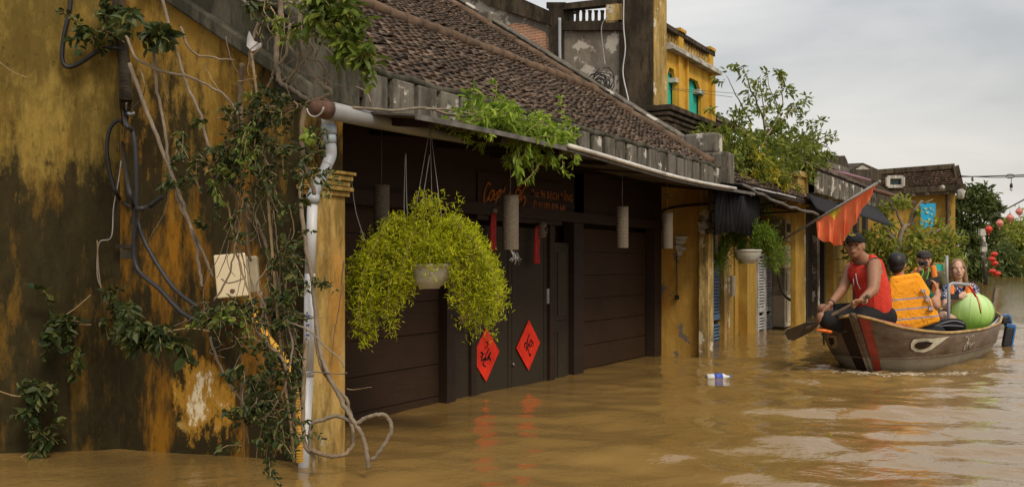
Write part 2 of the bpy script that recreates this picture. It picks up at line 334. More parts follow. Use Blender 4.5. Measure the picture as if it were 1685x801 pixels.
# ------------------------------------------------------------------ flood water
def build_water():
    def axis(lo, flo, fhi, hi, st):
        a = [flo]; d = st
        while a[0] > lo: d *= 1.35; a.insert(0, a[0]-d)
        b = list(np.arange(flo+st, fhi, st)); d = st
        while b[-1] < hi: d *= 1.35; b.append(b[-1]+d)
        return np.array(a + b)
    X = axis(-500, -5.0, 13.5, 900, .042); Y = axis(-600, -9.5, 2.2, 400, .042)
    gx, gy = np.meshgrid(X, Y, indexing='ij'); z = np.zeros_like(gx); r = np.random.default_rng(3)
    # crests lie roughly across the line of sight
    fa = math.atan2(FW.y, FW.x)
    for i in range(34):
        lam = 10**r.uniform(math.log10(.22), math.log10(1.9)); a = fa + r.normal(0, .55) + (math.pi if r.random() < .3 else 0)
        k = 2*math.pi/lam; amp = .0022*(lam/.6)**.95 * r.uniform(.5, 1.3); ph = r.uniform(0, 6.28)
        wob = .9*np.sin(gx*r.uniform(.3,1.0)+gy*r.uniform(.3,1.0)+r.uniform(0,6)) + .5*np.sin(gx*r.uniform(1,2.2)-gy*r.uniform(1,2.2)+r.uniform(0,6))
        s = np.sin(k*(gx*math.cos(a)+gy*math.sin(a)) + ph + wob); z += amp*s
    # bow wash of the boat
    p0 = cs(3.55, 9.65, 0); dx = gx - p0.x; dy = gy - p0.y; d = np.hypot(dx, dy)
    z += .012*np.exp(-((d-.45)/.35)**2)*np.sin(d*14 + 2*np.sin(np.arctan2(dy,dx)*5)) + .006*np.exp(-(d/1.6)**2)*np.sin(d*22+np.sin(dx*9)*1.5)
    fade = np.exp(-np.maximum(0, np.hypot(gx-2, gy+3)-14)/12.0); near_wall = np.clip((-gy+.9)/1.5, .35, 1)
    z *= fade*near_wall
    fm = np.zeros_like(gx)
    for (a_, c_, r0, k_) in ((cs(3.60,9.55,0), cs(4.55,9.80,0), .20, .9), (cs(4.55,9.80,0), cs(6.0,11.4,0), .14, .6), (cs(3.25,10.2,0), cs(3.55,9.6,0), .30, 1.0), (cs(3.0,10.1,0), cs(3.3,9.9,0), .28, .9), (cs(6.0,11.4,0), cs(6.8,12.8,0), .3, .5)):
        ax_, ay_ = c_.x-a_.x, c_.y-a_.y; t_ = np.clip(((gx-a_.x)*ax_+(gy-a_.y)*ay_)/(ax_**2+ay_**2), 0, 1); dd_ = np.hypot(gx-a_.x-t_*ax_, gy-a_.y-t_*ay_); fm = np.maximum(fm, k_*np.exp(-(dd_/r0)**2))
    z += fm*.010*np.sin(gx*31+3*np.sin(gy*13))*np.sin(gy*37+2*np.sin(gx*17))
    nx, ny = gx.shape; V = np.stack([gx, gy, z], -1).reshape(-1, 3)
    i, j = np.meshgrid(np.arange(nx-1), np.arange(ny-1), indexing='ij'); a = (i*ny+j).ravel()
    F = np.stack([a, a+ny, a+ny+1, a+1], -1)
    me = bpy.data.meshes.new('flood_water'); me.from_pydata(V.tolist(), [], F.tolist()); me.polygons.foreach_set('use_smooth', [True]*len(F)); me.update()
    at = me.attributes.new('foam', 'FLOAT', 'POINT'); at.data.foreach_set('value', fm.ravel().astype(np.float32))
    m = NM('muddy_water', .06, .5); m.b.inputs['IOR'].default_value = 1.40
    c = m.mix(m.rng(m.noise(.5, 5), .35, .7), (.21,.128,.040), (.26,.163,.052))
    n1 = m.noise(5.5, 3, .5, m.pos((1,1,1)), .3); h = m.math('ADD', n1, m.math('MULTIPLY', m.noise(17, 3, .55), .34))
    h = m.math('ADD', h, m.math('MULTIPLY', m.noise(1.5, 3, .55, None, .4), 1.6))
    an = m.n('ShaderNodeAttribute', attribute_name='foam'); fk = m.rng(m.math('ADD', m.math('MULTIPLY', an.outputs['Fac'], .42), m.noise(21, 6, .7)), .80, .90, 0, .8)
    c = m.mix(fk, c, (.62,.55,.44)); m.lk(m.rng(fk, 0, 1, .06, .6), m.b.inputs['Roughness']) 
    m.bump(h, .30, .026); me.materials.append(m.out(c))
    o = bpy.data.objects.new('flood_water', me); COL.objects.link(o); o['kind'] = 'structure'
build_water()
gb = MB(); gb.box((-500,-600,-1.4), (900,400,-1.2)); o = obj('street_ground', gb, simple('drowned_street', (.12,.09,.06))); o['kind'] = 'structure'

# ------------------------------------------------------------------ near shop house
XF = 7.05; ZE = 2.23; TP = .65; YR = 4.6; RIDGE = ZE + TP*YR
H = root('shop_house', (0, 0, 0), 'large tiled shop house in the foreground with mouldy ochre gable and dark timber doors', 'house')
def rz(y): return ZE + TP*y
# gable wall facing the viewer
mb = MB(); g0 = (-.28, .0); g1 = (-.50, 1.30); gx1 = -.50 + (-.22/1.3)*3.6
mb.prism([(-.28,0.004,-1.2),(-.28,0.004,rz(0)-.22),(-.50,1.3,rz(1.3)-.22),(-.90,4.6,RIDGE-.22),(-.90,4.6,-1.2),(-.50,1.3,-1.2)], (.26,0,0))
obj('gable_wall', mb, M_WALL, H)
mb = MB()
mb.prism([(-.30,-.02,rz(0)-.22),(-.30,-.02,rz(0)+.13),(-.92,4.6,RIDGE+.15),(-.92,4.6,RIDGE-.22)], (.30,0,0))
mb.prism([(-.36,-.05,rz(0)-.25),(-.36,-.05,rz(0)-.16),(-.98,4.6,RIDGE-.16),(-.98,4.6,RIDGE-.25)], (.10,0,0))
mb.prism([(-.34,-.04,rz(0)+.12),(-.34,-.04,rz(0)+.18),(-.96,4.6,RIDGE+.20),(-.96,4.6,RIDGE+.14)], (.38,0,0))
mb.box((-.33,-.06,1.99), (.06,.25,2.40)); mb.box((-.36,-.09,2.40), (.09,.28,2.45))
obj('gable_coping', mb, M_CONC, H, bevel=.012)
# corner pillar
def pillar(x0, x1, y0, y1, zc, ztop, mat, capmat, par):
    b = MB(); b.box((x0,y0,-1.2), (x1,y1,zc)); b.box((x0+.01,y0+.01,zc+.12), (x1-.01,y1,ztop)); p = obj('pillar', b, mat, par, bevel=.008)
    c = MB(); z = zc - .02
    for dz, e, h in ((0,.018,.03),(.03,.035,.025),(.058,.02,.03),(.09,.032,.03),(.122,.045,.02)): c.box((x0-e,y0-e,z+dz), (x1+e,y1-.005,z+dz+h-.002))
    obj('capital', c, capmat, p, bevel=.004)
pillar(-.285, 0.0, -.0, .09, 1.50, 2.0, M_PILLAR, M_PILLAR, H)
pillar(6.54, 6.73, -.02, .10, 1.46, 2.0, M_PEEL, M_CONC_L, H)
# far end wall and party wall
mb = MB(); mb.box((6.62,.102,-1.2), (6.74,.70,2.2)); mb.box((6.75,.30,-1.2),(7.04,4.6,2.2)); obj('end_wall', mb, M_END, H)
mb = MB(); mb.box((-.28,4.45,-1.2), (7.04,4.6,3.0)); mb.box((.0,.80,-1.2), (6.8,.95,2.2)); obj('back_wall', mb, M_DOOR, H)
# timber shopfront, plane y ~ .68
YD = .70
def front(px): return PY(px, 600, YD).x
def span(name, p0, p1, z0, z1, mat, y=YD, d=.05, boards=0, par=H, grooves='h', **k):
    x0, x1 = front(p0), front(p1); b = MB()
    if boards and grooves == 'h':
        hh = (z1-z0)/boards
        for i in range(boards): b.box((x0, y, z0+i*hh+.004), (x1, y+d, z0+(i+1)*hh-.004))
        b.box((x0, y+.012, z0), (x1, y+d, z1))
    elif boards:
        ww = (x1-x0)/boards
        for i in range(boards): b.box((x0+i*ww+.003, y, z0), (x0+(i+1)*ww-.003, y+d, z1))
        b.box((x0, y+.012, z0), (x1, y+d, z1))
    else: b.box((x0,y,z0), (x1,y+d,z1))
    return obj(name, b, mat, par, bevel=.003, **k)
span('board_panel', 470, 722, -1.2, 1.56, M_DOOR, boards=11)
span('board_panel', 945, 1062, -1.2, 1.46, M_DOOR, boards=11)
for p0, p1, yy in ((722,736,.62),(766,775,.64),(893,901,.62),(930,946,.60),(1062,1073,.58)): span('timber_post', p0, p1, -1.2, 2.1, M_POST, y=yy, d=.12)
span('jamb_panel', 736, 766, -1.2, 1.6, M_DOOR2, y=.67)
xl0, xl1 = front(776), front(893); xm = front(834.5)
def leaf(x0, x1, knob):
    b = MB(); b.box((x0+.003,.66,-1.2), (x1-.003,.70,1.42)); b.box((x0+.003,.652,-.1),(x0+.06,.66,1.42)); b.box((x1-.06,.652,-.1),(x1-.003,.66,1.42)); b.box((x0+.062,.653,1.30),(x1-.062,.66,1.42))
    return obj('door_leaf', b, M_DOOR2, H, bevel=.003)
def diamond(px, py, h, strokes, par):
    c = PY(px, py, .645); b = MB(); e = h/2
    # hand-cut paper: a little out of square
    b.prism([c+Vector((0,0,-e)), c+Vector((e*.96,0,.01)), c+Vector((0.006,0,e)), c+Vector((-e,0,-.008))], (0,.003,0))
    b.cur = 1
    for st in strokes:
        P = smoothpath([c + Vector((u*h, -.003, v*h)) for u, v, _ in st], 5); n = len(P); ww = [s_[2] for s_ in st]
        for i in range(n-1):
            t = i/(n-1)*(len(ww)-1); k = int(t); wd = ww[k]*(1-t+k) + ww[min(k+1,len(ww)-1)]*(t-k)
            d = (P[i+1]-P[i]); 
            if d.length < 1e-6: continue
            q = d.cross(Vector((0,1,0))).normalized()*wd*h*.5; b.add([P[i]-q-d*.2, P[i]+q-d*.2, P[i+1]+q+d*.2, P[i+1]-q+d*.2], [(0,1,2,3)])
    obj('paper_diamond', b, [M_RED, M_INK], par, label='red paper diamond with a black brushed character')
la = leaf(xl0, xm, 1); lb = leaf(xm+.004, xl1, 0)
diamond(800, 583, .46, [[(-.02,.24,.02),(.06,.20,.03),(.02,.14,.02),(-.06,.12,.02)], [(.06,.10,.02),(.02,.04,.03)], [(.10,.10,.02),(.05,.03,.03)],
    [(-.20,.05,.035),(-.14,.04,.04),(-.17,-.10,.03)], [(-.19,-.02,.02),(-.08,.02,.03)], [(-.17,-.10,.03),(-.04,-.06,.03),(-.12,-.16,.03),(-.02,-.22,.02)],
    [(.00,.03,.03),(-.04,-.10,.025),(.03,-.06,.02)], [(.04,-.10,.04),(.12,.00,.045),(.16,.03,.03)], [(.06,-.02,.03),(.11,-.07,.04),(.16,-.12,.03)]], la)
diamond(870, 568, .46, [[(.02,.22,.035),(-.04,.14,.03),(-.09,.06,.02)], [(-.18,-.02,.03),(-.16,.06,.03),(-.08,.02,.02),(-.16,-.06,.02)], [(-.06,.10,.025),(-.03,.0,.03),(-.10,-.10,.025),(-.07,-.02,.02),(.02,.03,.02)],
    [(.02,-.04,.02),(.05,.08,.03),(.12,.09,.03),(.10,-.02,.025),(.03,.0,.02)], [(.13,.06,.02),(.18,.05,.03),(.17,-.03,.02)], [(-.02,-.06,.02),(.01,-.16,.03),(.05,-.20,.05),(.08,-.18,.05)]], lb)
kb = MB(); p = Vector((xm+.01, .645, PY(836,600,.66).z)); kb.ell(p, (.016,0,0),(0,.016,0),(0,0,.016), 10, 8); obj('latch', kb, simple('dull_steel', (.2,.18,.16), .4, .2, metal=.7), lb)
kb = MB(); p = PY(765,522,.6); kb.beam(p+Vector((-.10,0,0)), p+Vector((.10,0,.015)), .03, .035); kb.beam(p+Vector((-.09,-.01,-.035)), p+Vector((.06,-.01,-.03)), .02, .02); obj('door_bolt', kb, M_RUST, la)
# narrow panelled shutter with two raised fields and a white latch
x0, x1 = front(902), front(930); b = MB(); b.box((x0,.66,-1.2),(x1,.70,1.30))
for za, zb in ((.55,1.25),(-.5,.47)):
    b.box((x0+.05,.648,za),(x1-.05,.66,zb)); b.box((x0+.09,.638,za+.04),(x1-.09,.648,zb-.04))
sh = obj('narrow_shutter', b, M_DOOR2, H, bevel=.004)
kb = MB(); p = PY(902,487,.64); kb.box(p-Vector((.012,.01,.07)), p+Vector((.012,.01,.07))); obj('latch', kb, M_WHITE_SH, sh)
# lintel, sign board
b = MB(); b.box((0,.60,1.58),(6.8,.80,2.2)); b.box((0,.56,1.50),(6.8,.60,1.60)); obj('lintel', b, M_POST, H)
def sign():
    b = MB(); y = .585; xa, xb = PY(786,320,y).x, PY(925,320,y).x; b.box((xa,y,1.46),(xb,y+.03,1.86)); b.cur = 1
    yy = y-.004; O = lambda px, py: PY(px, py, yy)
    # cursive brush word followed by the house number
    def stroke(pts, r=.011):
        P = smoothpath([O(*q) for q in pts], 6); b.tube([p_+Vector((0,-.002,0)) for p_ in P], r, 6)
    stroke([(806,303),(802,301),(797,312),(795,330),(798,334),(803,322)]); stroke([(812,314),(807,314),(803,326),(807,329),(812,315),(811,328),(814,327)])
    stroke([(824,313),(819,317),(815,332),(811,342)],.010); stroke([(816,326),(821,322),(824,313),(820,313),(813,322)],.010); stroke([(831,304),(827,317)],.011); stroke([(838,316),(837,317)],.014)
    stroke([(857,305),(850,310),(848,320),(852,322),(856,314),(851,312)],.011); stroke([(867,304),(860,312),(852,334),(852,342),(858,342),(863,330),(861,322),(856,330)],.012)
    t = 1/6.0
    p = O(874,323); text_mb(b, "\u0110/c: 96 B\u1EA0CH \u0110\u1EB0NG", p, (1,0,0), (0,0,1), .094, .001, .012)
    p = O(876,343); text_mb(b, "\u2706 01202 839 641", p, (1,0,0), (0,0,1), .094, .001, .012)
    return obj('shop_sign', b, [M_POST, M_ORANGE_TXT], None, loc=(xa,.6,1.46))
tag(sign(), 'dark shop board with orange cursive lettering and address above the double door', 'sign')
# ceiling under the eave
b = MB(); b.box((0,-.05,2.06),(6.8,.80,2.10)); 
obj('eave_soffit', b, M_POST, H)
for i in range(9):
    b = MB(); x = .2+i*.82; b.beam((x,.6,2.02),(x,-.46,1.90),.05,.06); obj('rafter', b, M_POST, H)
# canopy: thin old metal sheet with a pale bent edge
def cz(x): return 1.905 + .022*math.sin(x*1.1) - .004*x
b = MB(); n = 44
for i in range(n):
    xa, xb = -.02 + 6.75*i/n, -.02 + 6.75*(i+1)/n
    for (ya, yb, da, db) in ((-.50,-.2,0,.035),(-.2,.12,.035,.075)):
        c = .008
        b.add([(xa,ya,cz(xa)+da),(xb,ya,cz(xb)+da+(c if i%2 else -c)*0),(xb,yb,cz(xb)+db),(xa,yb,cz(xa)+db),
               (xa,ya,cz(xa)+da+.012),(xb,ya,cz(xb)+da+.012),(xb,yb,cz(xb)+db+.012),(xa,yb,cz(xa)+db+.012)],
              [(0,3,2,1),(4,5,6,7),(0,1,5,4),(2,3,7,6),(3,0,4,7),(1,2,6,5)])
cano = obj('canopy', b, M_SHEET, H)
b = MB()
for i in range(n):
    xa, xb = -.02 + 6.75*i/n, -.02 + 6.75*(i+1)/n
    b.add([(xa,-.512,cz(xa)-.018),(xb,-.512,cz(xb)-.018),(xb,-.500,cz(xb)-.018),(xa,-.500,cz(xa)-.018),(xa,-.512,cz(xa)+.012),(xb,-.512,cz(xb)+.012),(xb,-.500,cz(xb)+.012),(xa,-.500,cz(xa)+.012)],
          [(0,3,2,1),(4,5,6,7),(0,1,5,4),(1,2,6,5),(2,3,7,6),(3,0,4,7)])
obj('canopy_edge', b, M_EDGE, cano)
b = MB(); xs = [PY(q, 280, -.5).x for q in (930, 1090, 1206)]
for xa, xb in ((xs[0], xs[1]-.02), (xs[1], xs[2])):
    b.tube([(xa+(xb-xa)*t/6,-.53,cz(xa+(xb-xa)*t/6)+.018) for t in range(7)], .017, 8)
obj('gutter_strip', b, simple('white_gutter', (.55,.53,.50), .5, .3, 5, bump=.2), cano)
# eave blocks
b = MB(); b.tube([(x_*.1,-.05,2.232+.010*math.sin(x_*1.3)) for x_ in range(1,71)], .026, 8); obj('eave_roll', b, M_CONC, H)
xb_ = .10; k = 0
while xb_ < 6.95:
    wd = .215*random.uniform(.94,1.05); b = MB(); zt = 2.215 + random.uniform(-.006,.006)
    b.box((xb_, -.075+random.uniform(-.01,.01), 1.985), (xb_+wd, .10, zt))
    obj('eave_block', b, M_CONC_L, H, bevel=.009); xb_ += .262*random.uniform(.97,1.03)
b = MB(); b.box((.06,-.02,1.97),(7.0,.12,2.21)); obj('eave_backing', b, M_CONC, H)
# tiled roof
def tiles(b, x0, x1, y0, y1, zf, tw=.115, ex=.080):
    sl = math.sqrt(1+TP*TP); nr = int((y1-y0)*sl/ex); seg = 4; nrm = Vector((0,-TP,1)).normalized(); u = Vector((0,1,TP)).normalized()
    for r in range(nr):
        yb = y0 + r*ex/sl; xo = x0 + (tw/2 if r % 2 else 0)
        for c in range(int((x1-xo)/tw)):
            j = random.uniform(-.012,.012); lift = random.uniform(.0,.010)+(.02 if random.random()<.02 else 0); cx = xo + c*tw + tw/2 + random.uniform(-.008,.008); base = Vector((cx, yb+j, zf(yb+j)))
            vs = []
            for (s_, h0) in ((-.004, .026+lift), (-.004, .012+lift), (ex*1.35, .006)):
                for q in range(seg+1):
                    a = q/seg*2-1; vs.append(base + Vector((a*tw*.48,0,0)) + u*s_ + nrm*(h0 + .021*(1-a*a)))
            n_ = seg+1; fs = [(q, n_+q, n_+q+1, q+1) for q in range(seg)] + [(q, q+1, 2*n_+q+1, 2*n_+q) for q in range(seg)]
            b.add(vs, fs, False)
b = MB(); tiles(b, .0, 6.95, -.02, 3.9, rz); obj('roof_tiles', b, M_TILE, H)
b = MB(); b.prism([(.0,-.03,rz(-.03)-.05),(.0,-.03,rz(-.03)+.012),(.0,YR,RIDGE+.012),(.0,2*YR,rz(-.03)),(.0,2*YR,rz(-.03)-.05),(.0,YR,RIDGE-.05)], (7.0,0,0)); obj('roof_deck', b, M_RIB, H)
b = MB()
def halfpipe(b, pts, r, step=.24):
    d = (pts[1]-pts[0]); Ln = d.length; d.normalize(); k = int(Ln/step)
    for i in range(k):
        a = pts[0] + d*(i*Ln/k); c = pts[0] + d*((i+1)*Ln/k + .03); j = Vector((0,0,random.uniform(-.008,.008)))
        b.tube([a+j, c+j], [r*random.uniform(1.0,1.15), r*.86], 9)
halfpipe(b, [Vector((.0,1.55,rz(1.55)+.05)), Vector((6.9,1.55,rz(1.55)+.05))], .062)
halfpipe(b, [Vector((6.72,.0,rz(0)+.05)), Vector((6.72,4.3,rz(4.3)+.05))], .055)
obj('mortar_ridge', b, M_RIB, H)
b = MB(); b.prism([(6.86,-.08,rz(-.08)-.2),(6.86,-.08,rz(-.08)+.10),(6.86,YR,RIDGE+.12),(6.86,YR,RIDGE-.2)], (.26,0,0))
b.prism([(6.83,.45,rz(.45)+.10),(6.83,.45,rz(.45)+.15),(6.83,YR,RIDGE+.17),(6.83,YR,RIDGE+.12)], (.32,0,0))
obj('verge_coping', b, M_CONC_L, H, bevel=.02)
b = MB(); b.box((6.84,-.16,1.98),(7.12,.20,2.42)); b.box((6.87,-.02,2.42),(7.10,.40,2.66)); obj('verge_end_block', b, M_CONC_L, H, bevel=.03)
b = MB(); c = PX(795,35,6.9); b.box(c+Vector((-.12,-.18,-.25)), c+Vector((.16,.16,.10))); obj('verge_end_block', b, M_CONC_L, H, bevel=.03)

# neighbour's wall at the left edge
b = MB(); b.prism([(-.50,1.30,-1.2),(-.50,1.30,3.5),(-3.2,4.2,3.5),(-3.2,4.2,-1.2)], Vector((.18,.17,0)))
WL = root('plaster_wall', (-.9,1.7,0), 'tall ochre plaster wall with black mould at the left edge, meeting the gable in a corner', 'wall')
obj('wall_face', b, M_WALL_L, WL)
# ------------------------------------------------------------------ foliage helpers
def rdir(n, up=0.0, zs=1.0):
    d = rng.normal(size=(n,3)); d[:,2] = d[:,2]*zs + up; return d/np.linalg.norm(d, axis=1)[:,None]
def along(path, step, jit=0.0):
    P = [np.array(p) for p in path]; out = []; dirs = []
    for a, b in zip(P[:-1], P[1:]):
        Ln = np.linalg.norm(b-a); k = max(1, int(Ln/step))
        for i in range(k): out.append(a+(b-a)*(i/k)); dirs.append((b-a)/(Ln+1e-9))
    out = np.array(out); return out + rng.normal(size=out.shape)*jit, np.array(dirs)
def sprig(mb, path, step=.03, ln=.06, wd=.03, spread=.9, droop=.3, jit=.005):
    """pairs of leaflets on both sides of a twig"""
    p, d = along(path, step, jit)
    for sgn in (-1, 1):
        s_ = np.cross(d, rdir(len(p), 1.2)); s_ /= np.linalg.norm(s_, axis=1)[:,None]+1e-9
        dd = d*.5 + s_*sgn*spread + np.array([0,0,-droop]) + rng.normal(size=p.shape)*.25
        mb.leaves(p, dd, rdir(len(p), 1.6), ln*rng.uniform(.6,1.2,len(p)), wd*rng.uniform(.7,1.2,len(p)))
def arc(a, b, sag, n=6, wob=0.02):
    a = Vector(a); b = Vector(b); m = []
    for i in range(n+1):
        t = i/n; p = a.lerp(b, t); p.z += sag*4*t*(1-t); 
        if 0 < i < n: p += Vector(rng.normal(size=3)*wob)
        m.append(p)
    return m
def clump(mb, c, r, n, ln, wd, droop=.2, flat=1.0):
    """leafy clump: leaves crowd on a few twig tips inside an uneven volume"""
    c = np.array(c); k = max(3, n//26); tips = c + rdir(k)*np.array(r)*rng.uniform(.35,1.0,(k,1))
    for t in tips:
        m = max(4, n//k); p = t + rng.normal(size=(m,3))*np.array(r)*.17
        d = (p-c)/(np.linalg.norm(p-c,axis=1)[:,None]+1e-6)*.7 + rng.normal(size=(m,3))*.6 + np.array([0,0,-droop])
        mb.leaves(p, d, rdir(m, 1.3*flat), ln*rng.uniform(.6,1.25,m), wd*rng.uniform(.7,1.2,m))

# ------------------------------------------------------------------ two-storey neighbour
N = root('two_storey_house', (7.2, .7, 0), 'tall stained concrete house with yellow upper storey and teal rooms behind the tiled roof', 'house')
XS = 7.2
def S(px, py, x=XS): return PX(px, py, x)
E = Vector((.25,0,0))
b = MB(); b.prism([S(600,-150), S(905,32), S(905,330), S(600,330)], E); obj('side_wall', b, M_GREY, N)
b = MB(); b.prism([S(600,-185,XS-.06), S(845,-8,XS-.06), S(908,20,XS-.06), S(908,42,XS-.06), S(800,8,XS-.06), S(600,-150,XS-.06)], (.38,0,0)); obj('gable_coping', b, M_BLOCK, N)
b = MB(); b.prism([S(823,62,XS-.004),S(826,50,XS-.004),S(835,42,XS-.004),S(850,38,XS-.004),S(868,41,XS-.004),S(884,48,XS-.004),S(897,53,XS-.004),S(904,66,XS-.004),S(909,84,XS-.004),S(915,108,XS-.004),S(905,130,XS-.004),S(840,130,XS-.004),S(835,80,XS-.004)], (.02,0,0))
obj('exposed_brick', b, M_BRICK, N)
b = MB(); b.prism([S(903,44), S(1024,46), S(1024,330), S(903,330)], E); obj('side_wall', b, M_GREY, N)
q = XS-.05; b = MB(); b.prism([S(903,8,q), S(926,8,q), S(926,180,q), S(903,100,q)], (.34,0,0)); b.prism([S(899,4,q),S(930,4,q),S(930,14,q),S(899,14,q)],(.36,0,0)); obj('corner_pier', b, M_BLOCK, N)
bal = MB(); bal.prism([S(926,6,q), S(1022,-5,q), S(1022,6,q), S(926,16,q)], (.14,0,0)); bal.prism([S(926,36,q), S(1022,33,q), S(1022,50,q), S(926,50,q)], (.14,0,0)); rail = obj('balustrade', bal, M_BLOCK, N)
for i in range(9):
    px = 929 + i*10.2; b = MB(); t = .55*math.cos((px-925)/1600); 
    A = [S(px-2.9,17,q+.06), S(px+2.9,17,q+.06), S(px+1.9,22,q+.06), S(px+1.9,30,q+.06), S(px+2.9,37,q+.06), S(px-2.9,37,q+.06), S(px-1.9,30,q+.06), S(px-1.9,22,q+.06)]
    b.prism(A, (.035,0,0)); obj('baluster', b, M_BLOCK, rail)
b = MB(); b.prism([S(997,8,q),S(1022,5,q),S(1022,36,q),S(997,38,q)], (.12,0,0)); obj('parapet_block', b, M_PEEL, N)
# tall pillar with a narrow yellow street face
pa, pb = S(1020,100), S(1076,100); b = MB(); b.box((XS-.02, pb.y, 1.5), (XS+.42, pa.y, 5.6)); tp = obj('tall_pillar', b, M_BLOCK, N)
b = MB(); xr = PY(1097,100,pb.y-.012).x; b.box((XS-.018, pb.y-.012, 3.1), (xr, pb.y-.001, 5.6)); obj('pillar_face', b, M_PEEL, tp)
b = MB(); z0 = 2.98
for i, (e, h) in enumerate(((.0,.06),(.05,.05),(.10,.05),(.15,.07))): b.box((XS-.08-e*.3, .62-e*.6+.09, z0-.16+i*.062), (XS+2.5, 2.1, z0-.16+i*.062+h))
obj('cornice_ledge', b, M_BLOCK, N, bevel=.01)
b = MB(); b.box((XS-.04,.62,1.2),(XS+.18,.95,2.84)); obj('ledge_pier', b, M_BLOCK, N)
b = MB(); b.box((XS+.18,.80,1.2),(XS+2.3,.90,2.84)); obj('white_wall', b, M_WHITE, N)
# yellow upper storey
YC = .92
def C_(px, py, y=YC): return PY(px, py, y)
xe = C_(1172,130).x; xs = C_(1096,100).x; D_ = Vector((0,.16,0))
def zc_(px, py): return C_(px,py).z
zt = zc_(1140,104); zb = 3.06
b = MB()
op1 = (C_(1098,130).x, C_(1112,130).x); op2 = (C_(1129,150).x, C_(1154,150).x); ztop = zt-.02; zh = zc_(1131,128)+.02
for a0, a1 in ((XS+.03, op1[0]), (op1[1], op2[0]), (op2[1], xe)): b.box((a0,YC,zb),(a1,YC+.05,ztop))
for o_ in (op1, op2): 
    b.box((o_[0],YC,zh),(o_[1],YC+.05,ztop)); w_ = (o_[1]-o_[0]); 
    for sg, xx in ((1,o_[0]),(-1,o_[1])): b.prism([(xx,YC+.001,zh),(xx+sg*w_*.25,YC+.001,zh),(xx,YC+.001,zh-.14)], (0,.045,0))
obj('upper_wall', b, M_YEL, N)
for a_, c_2 in (((op2[0]-.05,YC-.04,zb),(op2[0],YC,ztop)),((xe-.16,YC-.05,zb),(xe,YC-.001,ztop)),((op1[1]+.02,YC-.04,zb),(op1[1]+.16,YC,ztop))): b = MB(); b.box(a_,c_2); obj('pilaster', b, M_YEL, N)
b = MB(); b.box((XS+.1, YC+.075, zb),(xe-.035,YC+.10,ztop)); b.box((xe-.03,YC+.06,zb),(xe-.001,YC+.1,ztop)); obj('teal_room', b, M_TEAL, N)
for a_, c_2 in (((op1[1]-.1,YC+.052,zh-.05),(op1[1]+.04,YC+.07,zh-.001)),((op2[1]-.16,YC-.03,zh-.17),(op2[1]+.05,YC+.12,zh-.11)),((op1[1]-.08,YC-.03,zh-.17),(op1[1]+.08,YC+.12,zh-.11))): b = MB(); b.box(a_,c_2); obj('impost', b, M_WHITE, N)
b = MB(); b.box((xr+.0,YC-.12,ztop),(xe+.10,YC+.25,ztop+.05)); b.box((xr,YC-.08,ztop+.05),(xe+.06,YC+.25,ztop+.09)); obj('cornice', b, M_WHITE, N)
zr = zc_(1150,82) + .02; b = MB(); b.box((xr,YC-.03,zr),(xe+.05,YC+.16,zr+.06)); br = obj('balustrade', b, M_BLOCK, N)
for xx in (C_(1119,80).x, xe-.10): b = MB(); b.box((xx-.09,YC-.02,ztop+.09),(xx+.09,YC+.14,zr)); b.box((xx-.12,YC-.05,zr+.06),(xx+.12,YC+.18,zr+.10)); obj('balustrade_pier', b, M_YEL, br)
k = xr+.05
while k < xe-.05:
    b = MB(); b.lathe((k,YC+.06,ztop+.09), [(.02,0),(.035,.05),(.045,.12),(.025,.20),(.035,zr-ztop-.09)], 8); obj('baluster', b, M_PEEL, br); k += .115
b = MB(); b.box((XS+.03,YC+.2,ztop-.03),(xe,3.0,ztop+.02)); b.box((XS+.03,1.6,1.2),(xe,1.7,3.0)); obj('floor_slab', b, M_GREY, N)
pv = MB(); pv.tube(smoothpath([S(921,30,XS-.09), S(921,80,XS-.09), S(922,118,XS-.09)]), .022, 8); thing1('wall_pipe', pv, M_PVCG, 'short pale plastic pipe beside the exposed brick patch on the tall grey wall', 'pipe')
pv = MB(); pv.tube(smoothpath([S(1027,-20,XS-.09), S(1026,40,XS-.1), S(1029,80,XS-.1), S(1025,120,XS-.1), S(1033,160,XS-.12), S(1036,178,XS-.12), S(1030,188,XS-.12)]), .009, 6)
thing1('hanging_cable', pv, M_PVC, 'pale cable hanging down the dark tall pillar of the two-storey house', 'cable')
pv = MB(); pv.tube(smoothpath([S(1000,28,XS-.08), S(991,40,XS-.08), S(990,60,XS-.08), S(996,110,XS-.08)]), .007, 6); thing1('hanging_cable', pv, M_WIRE, 'thin cable looped under the dark balustrade on grey wall', 'cable')
pv = MB()
for i in range(16):
    c = S(986+random.uniform(-8,8), 140+random.uniform(-6,6), XS-.12-random.uniform(0,.15)); r_ = random.uniform(.07,.2); a1 = random.uniform(0,3.1); tl = random.uniform(-.6,.6)
    pv.tube([c + (Vector((0,math.cos(a1),math.sin(a1)))*math.cos(t*.5) + Vector((tl,-math.sin(a1),math.cos(a1))).normalized()*math.sin(t*.5))*r_*(1+.1*math.sin(t*1.7)) for t in range(random.randint(8,14))], .007, 5)
thing1('cable_coil', pv, M_BLACK, 'tangled coil of black cable hung on the wall behind the roof verge', 'cable coil')

